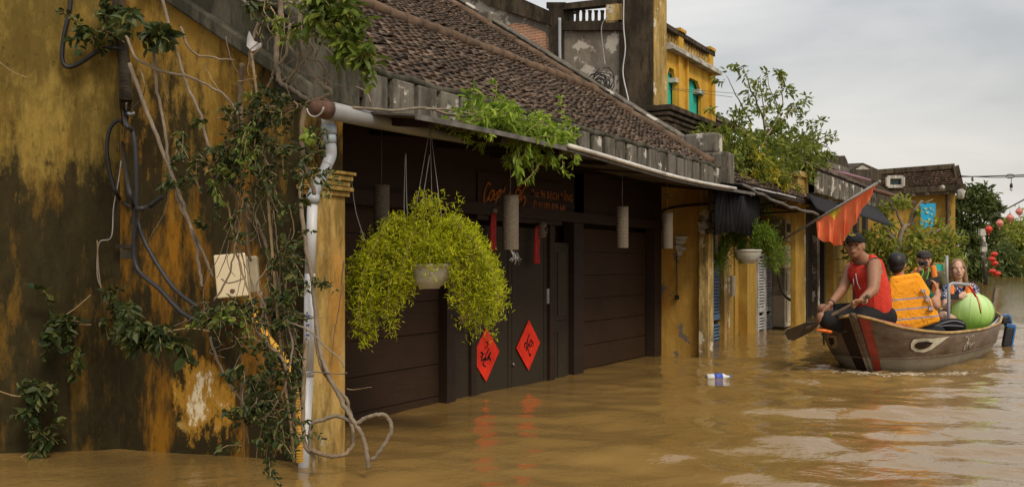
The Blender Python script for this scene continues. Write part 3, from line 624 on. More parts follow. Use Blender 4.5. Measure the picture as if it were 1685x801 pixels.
# ------------------------------------------------------------------ low annex with shutters, between the two party pillars
A = root('annex_house', (7.1, .7, 0), 'low yellow house with blue and grey louvred shutters behind the hanging fern', 'house')
YA = .70
def ax(px, y=YA): return PY(px, 500, y).x
def seg(nm, p0, p1, y, z0, z1, mat, d=.10, par=A): b = MB(); b.box((ax(p0,y),y,z0),(ax(p1,y),y+d,z1)); return obj(nm, b, mat, par, bevel=.004)
b = MB(); b.box((7.07,.98,-1.2),(ax(1335),1.1,3.0)); obj('rear_wall', b, M_POST, A)
seg('wall_strip', 1201, 1207, .64, -1.2, 1.9, M_YEL2, .3)
seg('wall_strip', 1192, 1201, .60, -1.2, 1.62, M_PEEL, .1)
seg('wall_strip', 1210, 1232, .74, -1.2, 2.0, M_YEL2, .2)
seg('wall_strip', 1230, 1245, .60, -1.2, 2.0, M_YEL2, .3)
seg('wall_strip', 1270, 1324, .72, -1.2, 2.2, M_YEL2, .2)
b = MB(); b.box((7.07,.5,2.05),(ax(1335),.98,2.2)); b.box((7.07,.60,1.66),(ax(1240),.72,2.06)); obj('lintel', b, M_POST, A)
def shutter(p0, p1, y, z1, mat, lab):
    x0, x1 = ax(p0,y), ax(p1,y); b = MB(); f = .045
    b.box((x0,y,-1.2),(x0+f,y+.04,z1)); b.box((x1-f,y,-1.2),(x1,y+.04,z1)); b.box((x0+f,y,z1-f),(x1-f,y+.04,z1)); b.box((x0+f,y+.002,.30),(x1-f,y+.038,.38))
    s_ = obj('shutter', b, mat, A, label=lab); b = MB(); z = -.2
    while z < z1-.07:
        if not .26 < z < .38: b.obox(((x0+x1)/2,y+.02,z), ((x1-x0)/2-f,0,0), (0,.016,.012), (0,-.004,.005))
        z += .047
    obj('louvres', b, mat, s_)
shutter(1173, 1190, .66, 1.14, M_BLUE_SH, 'blue louvred shutter'); shutter(1248, 1259.5, .69, 1.26, M_WHITE_SH, 'grey louvred shutter leaf'); shutter(1260, 1270.5, .70, 1.22, M_WHITE_SH, 'grey louvred shutter leaf')
b = MB(); b.box((ax(1203,.58),.56,.62),(ax(1208,.58),.64,.92)); obj('post_box', b, M_CREAMD, A)
# outer yellow pillar of the annex
xo = ax(1312,.0); b = MB(); pA = PY(1310,500,.15); pB = PY(1326,500,.15)
pl = root('yellow_pillar', (pA.x,.15,0), 'slim yellow pillar holding the flagpole, right of the electricity boxes', 'pillar')
b.box((pA.x,.15,-1.2),(pB.x-.14,.24,2.2)); obj('shaft', b, M_YEL2, pl, bevel=.01); b = MB(); b.box((pB.x-.138,.15,-1.2),(pB.x,.24,2.2)); obj('pale_edge', b, M_PEEL, pl)
b = MB(); b.box((pA.x-.06,.10,2.05),(pB.x+.02,.36,2.50)); b.box((pA.x-.10,.06,2.5),(pB.x+.06,.40,2.58)); obj('head_block', b, M_PEEL, pl)
for i, (y0, y1) in enumerate(((403,440),(442,484),(486,534))):
    p = PY(1291,y0,.50); q_ = PY(1309,y1,.50); b = MB(); b.box((p.x,.5,q_.z),(q_.x,.71,p.z)); b.box((p.x+.1,.485,q_.z+.08),(q_.x-.1,.5,p.z-.08))
    thing1('electricity_box', b, M_CREAM if i != 1 else M_CREAMD, ['cream electricity box on the yellow wall, top of the stack of three','weathered electricity box in the middle of the stack of three','cream electricity box at the waterline, bottom of the stack of three'][i], 'electricity box', 'electricity boxes stacked on the yellow wall', bevel=.01)
p = PY(1292,362,.5); q_ = PY(1312,398,.5); b = MB(); b.box((p.x,.5,q_.z),(q_.x,.7,p.z)); b.cur = 1; b.box((p.x+.12,.49,q_.z+.15),(q_.x-.12,.5,p.z-.06))
thing1('junction_cabinet', b, [M_CREAMD, M_POST], 'wide weathered cabinet with dark window above the electricity boxes', 'cabinet', bevel=.01)
b = MB(); b.tube(smoothpath([PY(1311,400,.35), PY(1313,440,.3), PY(1320,470,.3), PY(1312,492,.3), PY(1298,492,.3), PY(1285,475,.3), PY(1279,440,.32)]), .022, 7); thing1('cable_loop', b, M_BLACK, 'thick dark cable looping across the electricity boxes', 'cable')
# annex roof: short tiled lean-to, mostly overgrown
b = MB(); tiles(b, 7.3, 12.0, .0, .72, lambda y: 2.12+.8*y); LT = obj('lean_to_roof', b, M_TILE, A)
b = MB(); b.prism([(7.14,-.05,2.04),(7.14,-.05,2.10),(7.14,.8,2.76),(7.14,.8,2.68)], (5.1,0,0)); obj('roof_deck', b, M_POST, LT)
# annex awnings
def sheet(name, pts, mat, lab, cat, th=.012, sub=1, **k):
    b = MB(); b.prism(pts, (0,0,th)); return thing1(name, b, mat, lab, cat, **k)
p0 = PY(1176,330,-.30); p1 = PY(1250,322,-.30)
b = MB(); n = 14
for i in range(n):
    xa = p0.x+(p1.x-p0.x)*i/n; xb2 = p0.x+(p1.x-p0.x)*(i+1)/n; f = lambda x: .03*math.sin(x*9)
    b.add([(xa,-.30+f(xa),1.93),(xb2,-.30+f(xb2),1.93),(xb2,-.28+f(xb2+.3),PY(1210,385,-.3).z+.03*math.sin(xb2*4)),(xa,-.28+f(xa+.3),PY(1210,385,-.3).z+.03*math.sin(xa*4))], [(0,1,2,3)], True)
so_ = thing1('rolled_tarpaulin', b, M_TARP, 'black tarpaulin curtain hanging above the second hanging fern', 'tarpaulin'); md = so_.modifiers.new('s','SOLIDIFY'); md.thickness = .012
aw = root('dark_awning', (9,0,1.9), 'dark fabric awning sloping out over the electricity boxes and pillar', 'awning')
pa_ = PY(1222,304,-.35); pb_ = PY(1346,352,-.72); b = MB(); n = 12
for i in range(n):
    t0, t1 = i/n, (i+1)/n; e = lambda t: pa_.lerp(pb_, t) + Vector((0,0,-.05*math.sin(t*math.pi)+.012*math.sin(t*30)))
    i0 = lambda t: Vector((pa_.x+(pb_.x-pa_.x)*t, .72, 2.18))
    b.add([e(t0), e(t1), i0(t1), i0(t0)], [(0,1,2,3)], True)
o = obj('awning_cloth', b, M_TARP, aw); md = o.modifiers.new('s','SOLIDIFY'); md.thickness = .01
b = MB(); b.tube([pa_.lerp(pb_, t/12)+Vector((0,0,-.05*math.sin(t/12*math.pi)+.012*math.sin(t*2.5))) for t in range(13)], .018, 6); obj('front_bar', b, M_EDGE, aw)
for px_ in (1252, 1290, 1330): t = (px_-1222)/124; e = pa_.lerp(pb_, t); b = MB(); b.tube([e, (e.x,.72,1.75)], .012, 6); obj('stay', b, M_POST, aw)
b = MB(); q0 = PY(1160,303,-.42)
for i, (xx, ln) in enumerate(((7.12,.9),(8.1,1.0))): b.box((xx,-.42,1.985+.006*i),(xx+ln,-.2,2.0+.006*i))
thing1('corrugated_strip', b, simple('bright_roof_strip',(.45,.46,.46),.5,.3,7), 'pale sheet strip lying beyond the canopy end', 'roof sheet')

# ------------------------------------------------------------------ third house: dark shop with panelled eave, tarps
TH3 = root('shop_house', (12.6, 0, 0), 'dark low shop house with pale eave blocks behind the red flag', 'house')
x0, x1 = PY(1340,300,0).x, PY(1440,330,0).x
xw = [PY(q, 450, .75).x for q in (1327,1345,1356,1372,1396,1410,1425,1440)]
b = MB(); b.box((xw[0],1.0,-1.2),(x1,1.1,3.2)); obj('rear_wall', b, M_POST, TH3)
b = MB(); b.box((xw[3],.75,-1.2),(xw[4],.95,2.2)); obj('wall_panel', b, M_YEL2, TH3)
for a, c in ((0,.10),(1,.14),(2,.10),(5,.2),(6,.2)): b = MB(); b.box((xw[a],.75,-1.2),(xw[a]+c*1.6,.85,2.3)); obj('timber_post', b, M_DOOR2 if a != 1 else M_GREY, TH3)
b = MB(); b.box((xw[0],.05,2.15),(x1,.95,2.25)); obj('soffit', b, M_POST, TH3)
k = x0
zz0, zz1 = PY(1345,318,0).z, PY(1345,272,0).z
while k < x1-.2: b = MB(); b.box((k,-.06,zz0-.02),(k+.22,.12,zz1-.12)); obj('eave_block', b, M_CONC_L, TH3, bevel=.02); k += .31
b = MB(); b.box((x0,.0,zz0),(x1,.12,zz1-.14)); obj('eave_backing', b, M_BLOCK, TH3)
b = MB(); tiles(b, x0, x1, -.04, 1.9, lambda y: zz1-.08+.55*y, .2, .16); obj('roof_tiles', b, M_TILE, TH3)
b = MB(); b.prism([(x0,-.04,zz1-.16),(x0,-.04,zz1-.09),(x0,3.5,zz1-.09+1.95),(x0,3.5,zz1-.16+1.95)], (x1-x0,0,0)); obj('roof_deck', b, M_POST, TH3)
def cloth(name, c00, c10, c11, c01, mat, lab, cat, nx=14, ny=6, wob=.03, par=None, th=.012, fx=9):
    b = MB(); P = []
    for j in range(ny+1):
        for i in range(nx+1):
            u, v = i/nx, j/ny; p = (Vector(c00)*(1-u)+Vector(c10)*u)*(1-v) + (Vector(c01)*(1-u)+Vector(c11)*u)*v
            p = p + Vector((0,1,.3))*wob*math.sin(u*fx+v*2)*v; P.append(p)
    b.add(P, [(j*(nx+1)+i, j*(nx+1)+i+1, (j+1)*(nx+1)+i+1, (j+1)*(nx+1)+i) for j in range(ny) for i in range(nx)], True)
    o = thing1(name, b, mat, lab, cat) if par is None else obj(name, b, mat, par); md = o.modifiers.new('s','SOLIDIFY'); md.thickness = th; return o
cloth('black_tarpaulin', PY(1326,318,-.05), PY(1402,345,-.05), PY(1400,372,-.3), PY(1346,345,-.3), M_TARP, 'black tarpaulin hung under the eave blocks left of the flag', 'tarpaulin')
cloth('black_tarpaulin', PY(1404,326,-.1), PY(1448,345,-.1), PY(1464,372,-1.0), PY(1402,352,-.8), M_TARP, 'small black awning drooping right of the flag', 'tarpaulin', wob=.05)
# further rooflines stepping back
F3 = root('gabled_house', (16, 1.5, 0), 'dark weathered roofs stepping up behind the pillar block, left of the flag', 'house')
def dslab(nm, pts, y, mat, d=.3, par=F3): b = MB(); b.prism([PY(px,py,y) for px, py in pts], (0,d,0)); return obj(nm, b, mat, par)
dslab('dark_gable', [(1362,262),(1390,256),(1394,264),(1398,278),(1362,270)], 1.6, M_BLOCK, 1.0)
dslab('pale_band', [(1362,266),(1398,277),(1398,286),(1362,274)], 1.55, M_CONC_L, .04)
dslab('gable', [(1400,279),(1420,268),(1450,281),(1450,300),(1400,290)], 1.9, M_BLOCK, .6)
dslab('gable_face', [(1408,279),(1420,272),(1432,279)], 1.88, M_WHITE, .01)
dslab('upper_wall', [(1345,272),(1440,300),(1470,318),(1470,345),(1345,330)], 1.4, M_BLOCK, .2)
b = MB(); b.tube([PY(1350,277,.9), PY(1395,287,.9), PY(1432,297,.9)], .035, 6); obj('purple_pipe', b, simple('purple_plastic', (.25,.10,.16), .5), F3)
b = MB(); b.tube([PY(1436,312,-.2), PY(1470,322,-.2), PY(1505,334,-.2)], .045, 6); thing1('awning_bar', b, M_RUST, 'rust red awning bar sticking out right of the flag tip', 'bar')

# ------------------------------------------------------------------ end house across the bend
ZD = 40.0
def e_(px, py, d=ZD): return PD(px, py, d)
EH = root('end_house', e_(1500,480), 'yellow house with a wide brown tiled roof across the bend', 'house')
back = FW*6
b = MB(); b.prism([e_(1425,316), e_(1572,306), e_(1572,490), e_(1425,490)], FW*4); obj('wall_face', b, M_YEL2, EH)
b = MB(); b.prism([e_(1428,284), e_(1444,283), e_(1566,274), e_(1574,306), e_(1425,316)], Vector(FW)*1.0 + UP*0); obj('roof', b, M_TILE, EH)
er = MB()
for r_ in range(9):
    for c in range(46):
        u = c/46; v = r_/9; a = e_(1430,285).lerp(e_(1565,275), u); d_ = e_(1427,314).lerp(e_(1572,304), u); p = a.lerp(d_, v+random.uniform(0,.02)) - FW*(.08+v*.3)
        er.obox(p, RT*.036, FW*.05, (UP*.035).lerp(-FW*.03,.2))
obj('tile_rows', er, M_TILE, EH)
b = MB(); b.beam(e_(1425,285)-FW*.1, e_(1567,274)-FW*.1, .25, .2); b.beam(e_(1567,274)-FW*.2, e_(1575,307)-FW*.2, .25, .25); b.beam(e_(1422,319)-FW*.5, e_(1577,309)-FW*.5, .3, .25); obj('roof_edge', b, M_BLOCK, EH)
b = MB(); b.beam(e_(1440,324)-FW*.3, e_(1575,316)-FW*.3, .1, .14); obj('eave_board', b, M_CONC_L, EH)
def win(p0, p1, dep, nm='roof_window'):
    b = MB(); a, c = e_(*p0), e_(*p1); m = (a+c)/2; hw = (c-a).dot(RT)/2; hh = (a-c).z/2; mm = m - FW*dep
    for sx in (-1,1): b.obox(mm+RT*sx*hw, RT*.07, FW*.07, UP*hh); 
    for sz in (-1,1): b.obox(mm+UP*sz*hh, RT*hw, FW*.065, UP*.06)
    f = obj(nm, b, M_WHITE, EH); b = MB(); b.obox(mm+FW*.1, RT*(hw-.05), FW*.02, UP*(hh-.05)); obj('pane', b, simple('dark_glass',(.03,.05,.05),.2,.2), f)
win((1450,294),(1474,309), .7)
b = MB(); b.prism([e_(1554,306)-FW*.3, e_(1558,306)-FW*.3, e_(1558,470)-FW*.3, e_(1554,470)-FW*.3], FW*.2); obj('drain_pipe', b, M_BARKD, EH)
bb = MB(); 
P00 = [e_(1504,336)-FW*.6, e_(1529,336)-FW*.6, e_(1529,376)-FW*.6, e_(1504,376)-FW*.6]
bb.prism(P00, FW*.03); bb.cur = 1
for (px, py, s_) in ((1512,345,2.6),(1520,344,2.2),(1515,351,3),(1522,354,2),(1518,362,2.5),(1512,366,2),(1521,368,2.4),(1524,347,1.6)):
    c = e_(px,py)-FW*.64; r_ = s_*.022; bb.prism([c+RT*r_*math.cos(a)*(1+.4*math.sin(3*a))+UP*r_*math.sin(a)*(1+.4*math.cos(2*a)) for a in [i*.7 for i in range(9)]], FW*.01)
thing1('blue_banner', bb, [simple('banner_blue',(.01,.30,.55),.7,.05), simple('banner_gold',(.40,.42,.15),.7,.2)], 'bright blue banner with pale motifs hanging on the yellow end house', 'banner')
for px, py, lab in ((1565,322,'white lamp box on the end house corner, under the eave'),(1535,311,None)):
    c = e_(px,py)-FW*.9; b = MB()
    if lab: b.lathe(c-UP*.2, [(.02,.42),(.14,.36),(.16,.30),(.12,.05),(.05,0)], 6); thing1('wall_lamp', b, M_WHITE, lab, 'lamp')
    else: b.ell(c, RT*.09, FW*.09, UP*.09); thing1('globe_lamp', b, M_WHITE, 'small white globe lamp on the brown eave of the end house', 'lamp')
# signboard behind woman and a thin pole
b = MB(); c = PD(1552,440,19); b.tube([PD(1558,420,19), PD(1558,480,19)], .028, 6); b.cur = 1; b.obox(PD(1546,443,19.2), RT*.14, FW*.05, UP*.14); b.cur = 2; b.obox(PD(1545,443,19.1), RT*.08, FW*.02, UP*.10)
thing1('post_sign', b, [M_PVCG, M_PEEL, M_TEAL], 'thin grey post with a small framed board behind the woman', 'signpost')

# ------------------------------------------------------------------ trees
def tree(name, base, trunks, clumps, leaf, lab, cat='tree', group=None, bark=M_BARKG, ln=.12, wd=.045, extra=None, droop=.25):
    r_ = root(name, base, lab, cat, group); b = MB()
    for path, rad in trunks:
        P = smoothpath(path, 5); k = len(P)-1; b.tube([p+Vector(rng.normal(size=3)*rad*.35) for p in P], [rad*(1-.8*i/k) for i in range(k+1)], 7)
    obj('trunk', b, bark, r_); b = MB()
    for c, rr, n in clumps: clump(b, c, rr, int(n*(.7 if name == 'garden_tree' else .85)), ln, wd, droop)
    mats = [leaf]
    if extra:
        mats.append(extra[0]); b.cur = 1
        for c, rr, n in extra[1]: clump(b, c, rr, n, ln, wd, droop)
    obj('crown', b, mats, r_); return r_
M_LEAF_S = leafmat('shrub_leaf', (.08,.12,.018), (.19,.24,.035), (.36,.38,.07), .4)
# shrub growing on the roofs (y ~ .4 - .9, 8.5 to 13 m down the street)
def q(px, py, y=.35): return PY(px, py, y)
Bq = q(1255,325,.5)
br = [([Bq, q(1240,290), q(1225,250), q(1205,225)], .030), ([Bq, q(1262,270), q(1258,210,.5), q(1237,150,.5), q(1222,112,.6)], .030), ([q(1258,230), q(1285,180), q(1287,140), q(1290,120)], .016),
      ([Bq, q(1285,280), q(1310,240), q(1340,225)], .026), ([q(1237,205), q(1215,165), q(1195,125)], .014), ([q(1258,210), q(1255,165), q(1250,125)], .014), ([q(1285,200), q(1310,175), q(1325,165)], .010),
      ([Bq, q(1300,300), q(1330,285), q(1352,262)], .022), ([Bq, q(1215,285), q(1190,262), q(1175,235)], .020), ([q(1262,250), q(1220,215), q(1180,190)], .012), ([q(1285,180), q(1268,150), q(1262,118)], .010)]
def cl(px, py, r_, n, y=.35, fl=.7): return (q(px, py, y), (r_, r_, r_*fl), n)
den = [cl(1200,240,.42,520), cl(1190,268,.34,420), cl(1225,262,.42,520), cl(1215,225,.34,300), cl(1250,285,.42,560), cl(1285,262,.44,600), cl(1270,240,.38,480), cl(1300,285,.38,520), cl(1322,258,.42,600), cl(1342,232,.34,360),
       cl(1310,235,.34,420), cl(1350,262,.26,300), cl(1240,310,.34,380), cl(1285,312,.30,360), cl(1172,218,.26,160), cl(1345,285,.22,160), cl(1245,240,.34,280), cl(1218,300,.30,260), cl(1265,335,.2,120)]
spa = [cl(1222,115,.16,40), cl(1196,128,.14,26), cl(1250,130,.18,44), cl(1237,150,.22,50), cl(1268,122,.16,40), cl(1290,122,.16,40), cl(1262,160,.24,60), cl(1290,155,.24,60), cl(1308,175,.26,70), cl(1325,170,.16,36),
       cl(1277,190,.28,80), cl(1245,190,.28,60), cl(1225,175,.2,36), cl(1300,200,.28,110), cl(1325,200,.24,70), cl(1182,180,.16,24), cl(1215,195,.2,50), cl(1350,205,.18,44), cl(1275,220,.3,150)]
tree('roof_shrub', Bq, br, den+spa, M_LEAF_S, 'large wild leafy shrub sprouting from the roofs beside the yellow upper storey', 'shrub', ln=.105, wd=.036,
     extra=(M_LEAF_Y, [cl(1262,275,.34,150,.15), cl(1240,262,.3,110,.15), cl(1278,300,.26,100,.15), cl(1225,285,.24,50,.15), cl(1165,262,.14,30)]))
# spiky tuft beside the verge block
b = MB(); c = PY(1148,262,.35); n = 90; d = rdir(n, .5); b.leaves(np.tile(np.array(c),(n,1))+rng.normal(size=(n,3))*.03, d, rdir(n,1), rng.uniform(.14,.32,n), .022, .1); thing1('spiky_tuft', b, M_LEAF_D, 'spiky dark green tuft growing on the roof beside the concrete verge block', 'plant')
# garden tree with pale bare branches behind the boat
def g(px, py, d=21): return PD(px, py, d)
gb_ = g(1500,470)
gt = [([g(1455,470), g(1470,420), g(1490,370), g(1520,330)], .10), ([g(1470,425), g(1500,400), g(1540,380), g(1560,372)], .06), ([g(1480,400), g(1455,375), g(1440,345)], .05), ([g(1490,380), g(1475,350), g(1462,330)], .04), ([g(1440,465), g(1445,410), g(1470,385)], .06),
      ([g(1480,410), g(1515,410), g(1545,425)], .05), ([g(1500,370), g(1505,350), g(1495,335)], .03), ([g(1455,430), g(1430,400), g(1420,385)], .03), ([g(1520,335), g(1535,328)], .03)]
def gc(px, py, r_, n, d=21): return (g(px,py,d), (r_,r_,r_*.8), n)
tree('garden_tree', gb_, gt, [gc(1450,395,.55,360), gc(1430,420,.5,300), gc(1480,420,.6,320), gc(1515,400,.6,340), gc(1545,395,.55,300), gc(1530,425,.6,320), gc(1480,350,.35,110), gc(1465,350,.4,180), gc(1560,415,.4,160), gc(1500,445,.7,360),
     gc(1420,400,.35,180), gc(1450,445,.7,360), gc(1550,440,.6,300), gc(1575,425,.5,260), gc(1478,330,.3,90), gc(1500,380,.3,80)], M_FAR, 'pale branched garden tree with thin bright leaves behind the boat', ln=.15, wd=.06,
     extra=(M_LEAF_Y, [gc(1440,405,.4,25), gc(1540,375,.4,30), gc(1490,410,.4,30)]))
# dense creeper-covered tree beyond the end house
def h_(px, py, d=58): return PD(px, py, d)
def hc(px, py, r_, n, d=58): return (h_(px,py,d), (r_,r_,r_*.85), n)
tree('creeper_tree', h_(1595,478), [([h_(1595,480), h_(1598,420), h_(1600,360)], .25), ([h_(1600,400), h_(1625,350)], .12)],
     [hc(1595,330,1.2,700), hc(1620,325,1.0,600), hc(1635,345,.8,400), hc(1605,360,1.4,800), hc(1580,380,1.2,600), hc(1610,395,1.2,700), hc(1590,420,1.3,800), hc(1610,440,1.0,560), hc(1580,445,1.2,600), hc(1575,340,.8,360), hc(1628,370,.7,300)], M_FAR2,
     'tall dark green creeper covered tree right of the end house', ln=.34, wd=.16)
b = MB(); b.tube([PD(1617,378,50), PD(1622,470,50)], [.10,.12], 8); b.cur = 1; b.obox(PD(1616,382,49.7), RT*.15, FW*.1, UP*.17); b.obox(PD(1619,410,49.7), RT*.13, FW*.1, UP*.12)
thing1('street_pole', b, [M_CONC_L, M_WHITE], 'pale concrete pole with white meter boxes beside the creeper tree', 'pole')
for i, (px, py, d, s_, lab) in enumerate(((1655,400,90,2.6,'pale green tree behind the stacked red lanterns'),(1680,408,95,2.8,'light green tree at the right picture edge, far down the street'),(1668,370,105,2.0,'small airy tree top above the string of lanterns'),(1640,420,80,2.0,'low green tree directly right of the pale pole'),(1700,380,90,3,'leafy tree mostly outside the right edge'))):
    D = lambda a, c_, dd=d: PD(a, c_, dd)
    tree('street_tree', D(px,446), [([D(px,452), D(px+2,430), D(px+1,py)], .22)], [(D(px+dx,py+dy), (s_*k_,s_*k_,s_*k_*.8), n_) for dx, dy, k_, n_ in ((0,0,.8,420),(-14,10,.7,320),(14,8,.7,320),(-6,24,.8,360),(10,26,.8,360))],
         M_FAR if i != 3 else M_FAR2, lab, group='trees far down the street', ln=.5, wd=.22, bark=M_BARKD)
b = MB()
for i in range(12): p = PD(1625+i*9, 447, 120+i*8); b.box((p.x-6,p.y+2,-.5),(p.x+7,p.y+5,.9+.8*random.random()))
FH = root('far_building', PD(1660,447,150), 'row of dim low buildings at the far end of the flooded street', 'building'); obj('wall', b, M_BLOCK, FH)

# ------------------------------------------------------------------ overhead wires and lanterns
def wire(pts, r, lab, mat=M_BLACK): b = MB(); b.tube(smoothpath(pts, 6), r, 5); return thing1('overhead_wire', b, mat, lab, 'wire')
wire([PD(1575,291,40), PD(1625,290,36), PD(1720,287,30)], .022, 'upper overhead wire running to the right edge')
wire([PD(1575,289,40), PD(1640,292,36), PD(1720,289,30)], .016, 'thin second wire just below the upper overhead wire')
wire([PD(1628,360,48), PD(1660,342,42), PD(1720,310,36)], .03, 'slanting wire above the string of small lanterns')
b = MB(); c = PD(1664,293,33); b.tube([c, c-UP*.18], .012, 5); b.lathe(c-UP*.42, [(.02,.24),(.045,.22),(.05,.10),(.02,.08)], 10); b.cur = 1; b.ell(c-UP*.38, RT*.045, FW*.045, UP*.06); 
thing1('hanging_bulb', b, [M_BLACK, simple('glass_bulb',(.5,.5,.48),.15)], 'bare bulb in black socket hanging from the overhead wire', 'bulb')
b = MB(); c = PD(1662,290,33); b.tube([c+RT*(.14*math.cos(t*.7))+UP*(.07*math.sin(t*.7)) for t in range(10)], .014, 5); thing1('wire_coil', b, M_BLACK, 'small wire loop above the hanging bulb', 'wire')
wire([PD(1205,160,13.2), PD(1100,146,12.6), PD(1260,158,14)], .003, 'hair thin wire crossing in front of the yellow upper storey')
M_LAN = [simple('lantern_red', (.52,.05,.03), .6, .1), simple('lantern_pink', (.60,.22,.18), .6, .1)]
def lantern(c, r, h, mat, lab, grp, n=10, tassel=True):
    t = root('silk_lantern', c, lab, 'lantern', grp); b = MB()
    b.lathe(c, [(r*.25,h*.5),(r*.62,h*.36),(r*.95,h*.08),(r,0),(r*.8,-h*.22),(r*.3,-h*.5)], n, smooth=False); obj('shade', b, mat, t)
    b = MB(); b.lathe(c, [(r*.28,h*.5),(r*.28,h*.58),(.01,h*.6)], 8); b.tube([c+UP*h*.55, c+UP*h*1.0], r*.05, 5); obj('cap', b, M_BLACK, t)
    if tassel: b = MB(); b.lathe(c-UP*h*.5, [(r*.10,0),(r*.16,-h*.3),(r*.04,-h*.45)], 8); obj('tassel', b, mat, t)
for (px, py, d, mi, lab) in ((1627,377,48,0,'red lantern lowest on the slanting string'),(1645,367,44,1,'pink-red lantern second from the lower end of the string'),(1662,358,41,1,'faded red lantern third along the slanting string'),(1677,348,38,1,'pale pink lantern nearest the right edge on the string')):
    lantern(PD(px,py,d), .17*d/44, .33*d/44, M_LAN[mi], lab, 'small lanterns on the slanting wire')
for (px, py, lab) in ((1636,418,'red lantern at the top of the stacked cluster'),(1632,426,'red lantern left of the cluster centre'),(1637,433,'red lantern in the middle of the cluster'),(1633,446,'red lantern lower left of the cluster'),(1641,450,'red lantern at the bottom right of the cluster')):
    lantern(PD(px,py,44), .165, .22, M_LAN[0], lab, 'stacked red lanterns hanging by the far trees', 12)
# ------------------------------------------------------------------ hanging ferns in bowls
def fern(c, bowl_r, lobes, n, mat, lab, hang, seed, step=.017, lf=.033, bowl_h=.13):
    """c: rim centre of the bowl; lobes: (sideways, toward-street, end z, weight)"""
    global rng
    rng = np.random.default_rng(seed); c = Vector(c); t = root('hanging_planter', c, lab, 'hanging plant', 'bowls of asparagus fern hanging from the eaves')
    b = MB(); b.lathe(c, [(bowl_r*.45,-bowl_h-.012),(bowl_r*.47,-bowl_h),(bowl_r*.62,-bowl_h*.93),(bowl_r*.84,-bowl_h*.62),(bowl_r*.97,-bowl_h*.2),(bowl_r,-.012),(bowl_r*1.05,-.008),(bowl_r*1.05,.008),(bowl_r*.97,.010),(bowl_r*.94,-.01),(bowl_r*.5,-.02)], 32)
    bw = obj('bowl', b, M_BOWL, t); b = MB(); b.lathe(c, [(bowl_r*.93,-.015),(bowl_r*.5,.025),(.001,.04)], 20); obj('soil', b, M_DIRT, bw)
    b = MB()
    for a in (.4, 2.5, 4.6): b.tube([c+Vector((math.cos(a)*bowl_r,math.sin(a)*bowl_r,0)), Vector((hang.x,hang.y,hang.z))], .0018, 5)
    for a in (1.2, 3.6): b.tube([c+Vector((math.cos(a)*bowl_r*1.02,math.sin(a)*bowl_r*1.02,0)), c+Vector((math.cos(a)*bowl_r*.5,math.sin(a)*bowl_r*.5,-bowl_h*1.0))], .003, 5)
    obj('hanging_wire', b, M_WIRE, t)
    b = MB(); st = MB(); W = np.array([l[3] for l in lobes], float); W /= W.sum(); side = np.array(RT); out = -np.array(FW)
    for i in range(n):
        k = rng.choice(len(lobes), p=W); l = lobes[k]; sp = l[4]; s = l[0] + rng.normal()*sp; o_ = l[1] + .03 + rng.normal()*.08
        ze = l[2] + abs(rng.normal())*l[5]; s0 = np.sign(s)*bowl_r*rng.uniform(.1,.9)
        p0 = np.array(c) + side*s0*.8 + out*o_*.3 + [0,0,.0]; apex = l[6]
        pts = [p0, np.array(c)+side*(s*.45+s0*.2)+out*o_*.6+[0,0,apex*rng.uniform(.65,1.1)], np.array(c)+side*s*.9+out*o_+[0,0,min(apex*.55, max(ze-c.z, -.2)*.4+apex*.3)], np.array([c.x,c.y,0])+side*s+out*o_+[0,0,(ze+c.z)/2-.05 if ze < c.z else ze], np.array([c.x,c.y,0])+side*(s*1.03+rng.normal()*.02)+out*o_+[0,0,ze]]
        if l[2] > c.z+.05: pts = [p0, p0*.5+pts[-1]*.5+[0,0,.05], pts[-1]]
        P = smoothpath(pts, 5); 
        if i % 3 == 0: st.tube(P, .0016, 3, False)
        p, d = along(P, step, .010)
        for rep in range(2):
            m = len(p); dd = d*.35 + rdir(m, .12) ; j = rng.normal(size=p.shape)*.011
            b.leaves(p+j, dd, rdir(m, 1.2), lf*rng.uniform(.6,1.3,m), lf*.21, .3)
        # little side sprays
        for q_ in range(0, len(p), 3):
            a = p[q_]; dv = rdir(1, -.15)[0]; m = 4; tt = np.linspace(.3,1,m)[:,None]; pp = a + dv*tt*.05
            b.leaves(pp, np.tile(dv,(m,1))*.5+rdir(m,.1), rdir(m,1.2), lf*rng.uniform(.6,1.1,m), lf*.21, .3)
    o = obj('fern', b, mat, t); obj('stems', st, M_TWIG, o); return t
c1 = PD(706, 436, 5.9)
#  sideways, out, end z, weight, spread, zvar, apex
fern(c1, .145, [(-.38,.04,.58,2.6,.045,.22,.27),(-.30,.02,.78,1.8,.07,.14,.25),(-.20,.06,.60,1.3,.028,.25,.22),(-.13,.10,.86,1.3,.04,.14,.22),(.30,.05,.60,3.0,.05,.25,.27),(.40,.02,.70,1.5,.03,.26,.25),(.24,.07,.72,1.6,.05,.2,.25),
              (.04,.12,1.04,1.1,.10,.12,.20),(.0,.0,1.50,.9,.035,.02,.2),(.16,-.02,1.45,.55,.07,.03,.2),(-.12,.0,1.34,.9,.08,.04,.2),(.10,.05,1.32,.9,.09,.04,.2),(-.42,.0,.95,.5,.04,.1,.22)], 270, M_FERN,
     'large lime green fern spilling from a pale hanging bowl in front of the doors', Vector((c1.x+.01,c1.y,1.93)), 5)
c2 = PD(1230, 412, 12.0)
fern(c2, .17, [(-.32,.0,.98,1.6,.06,.2,.28),(-.22,.0,1.25,1.2,.08,.1,.3),(.38,.0,.95,1.8,.07,.22,.3),(.28,.0,1.05,1.4,.06,.2,.3),(.0,.0,1.05,.5,.1,.1,.3),(.05,0,1.55,1.6,.14,.05,.3),(.25,0,1.45,1.2,.12,.05,.3),(-.12,0,1.45,1.0,.12,.05,.3)], 120, M_FERN2,
     'darker green fern in a white hanging bowl by the grey shutters', Vector((c2.x,c2.y,1.95)), 9, step=.026, lf=.042, bowl_h=.15)
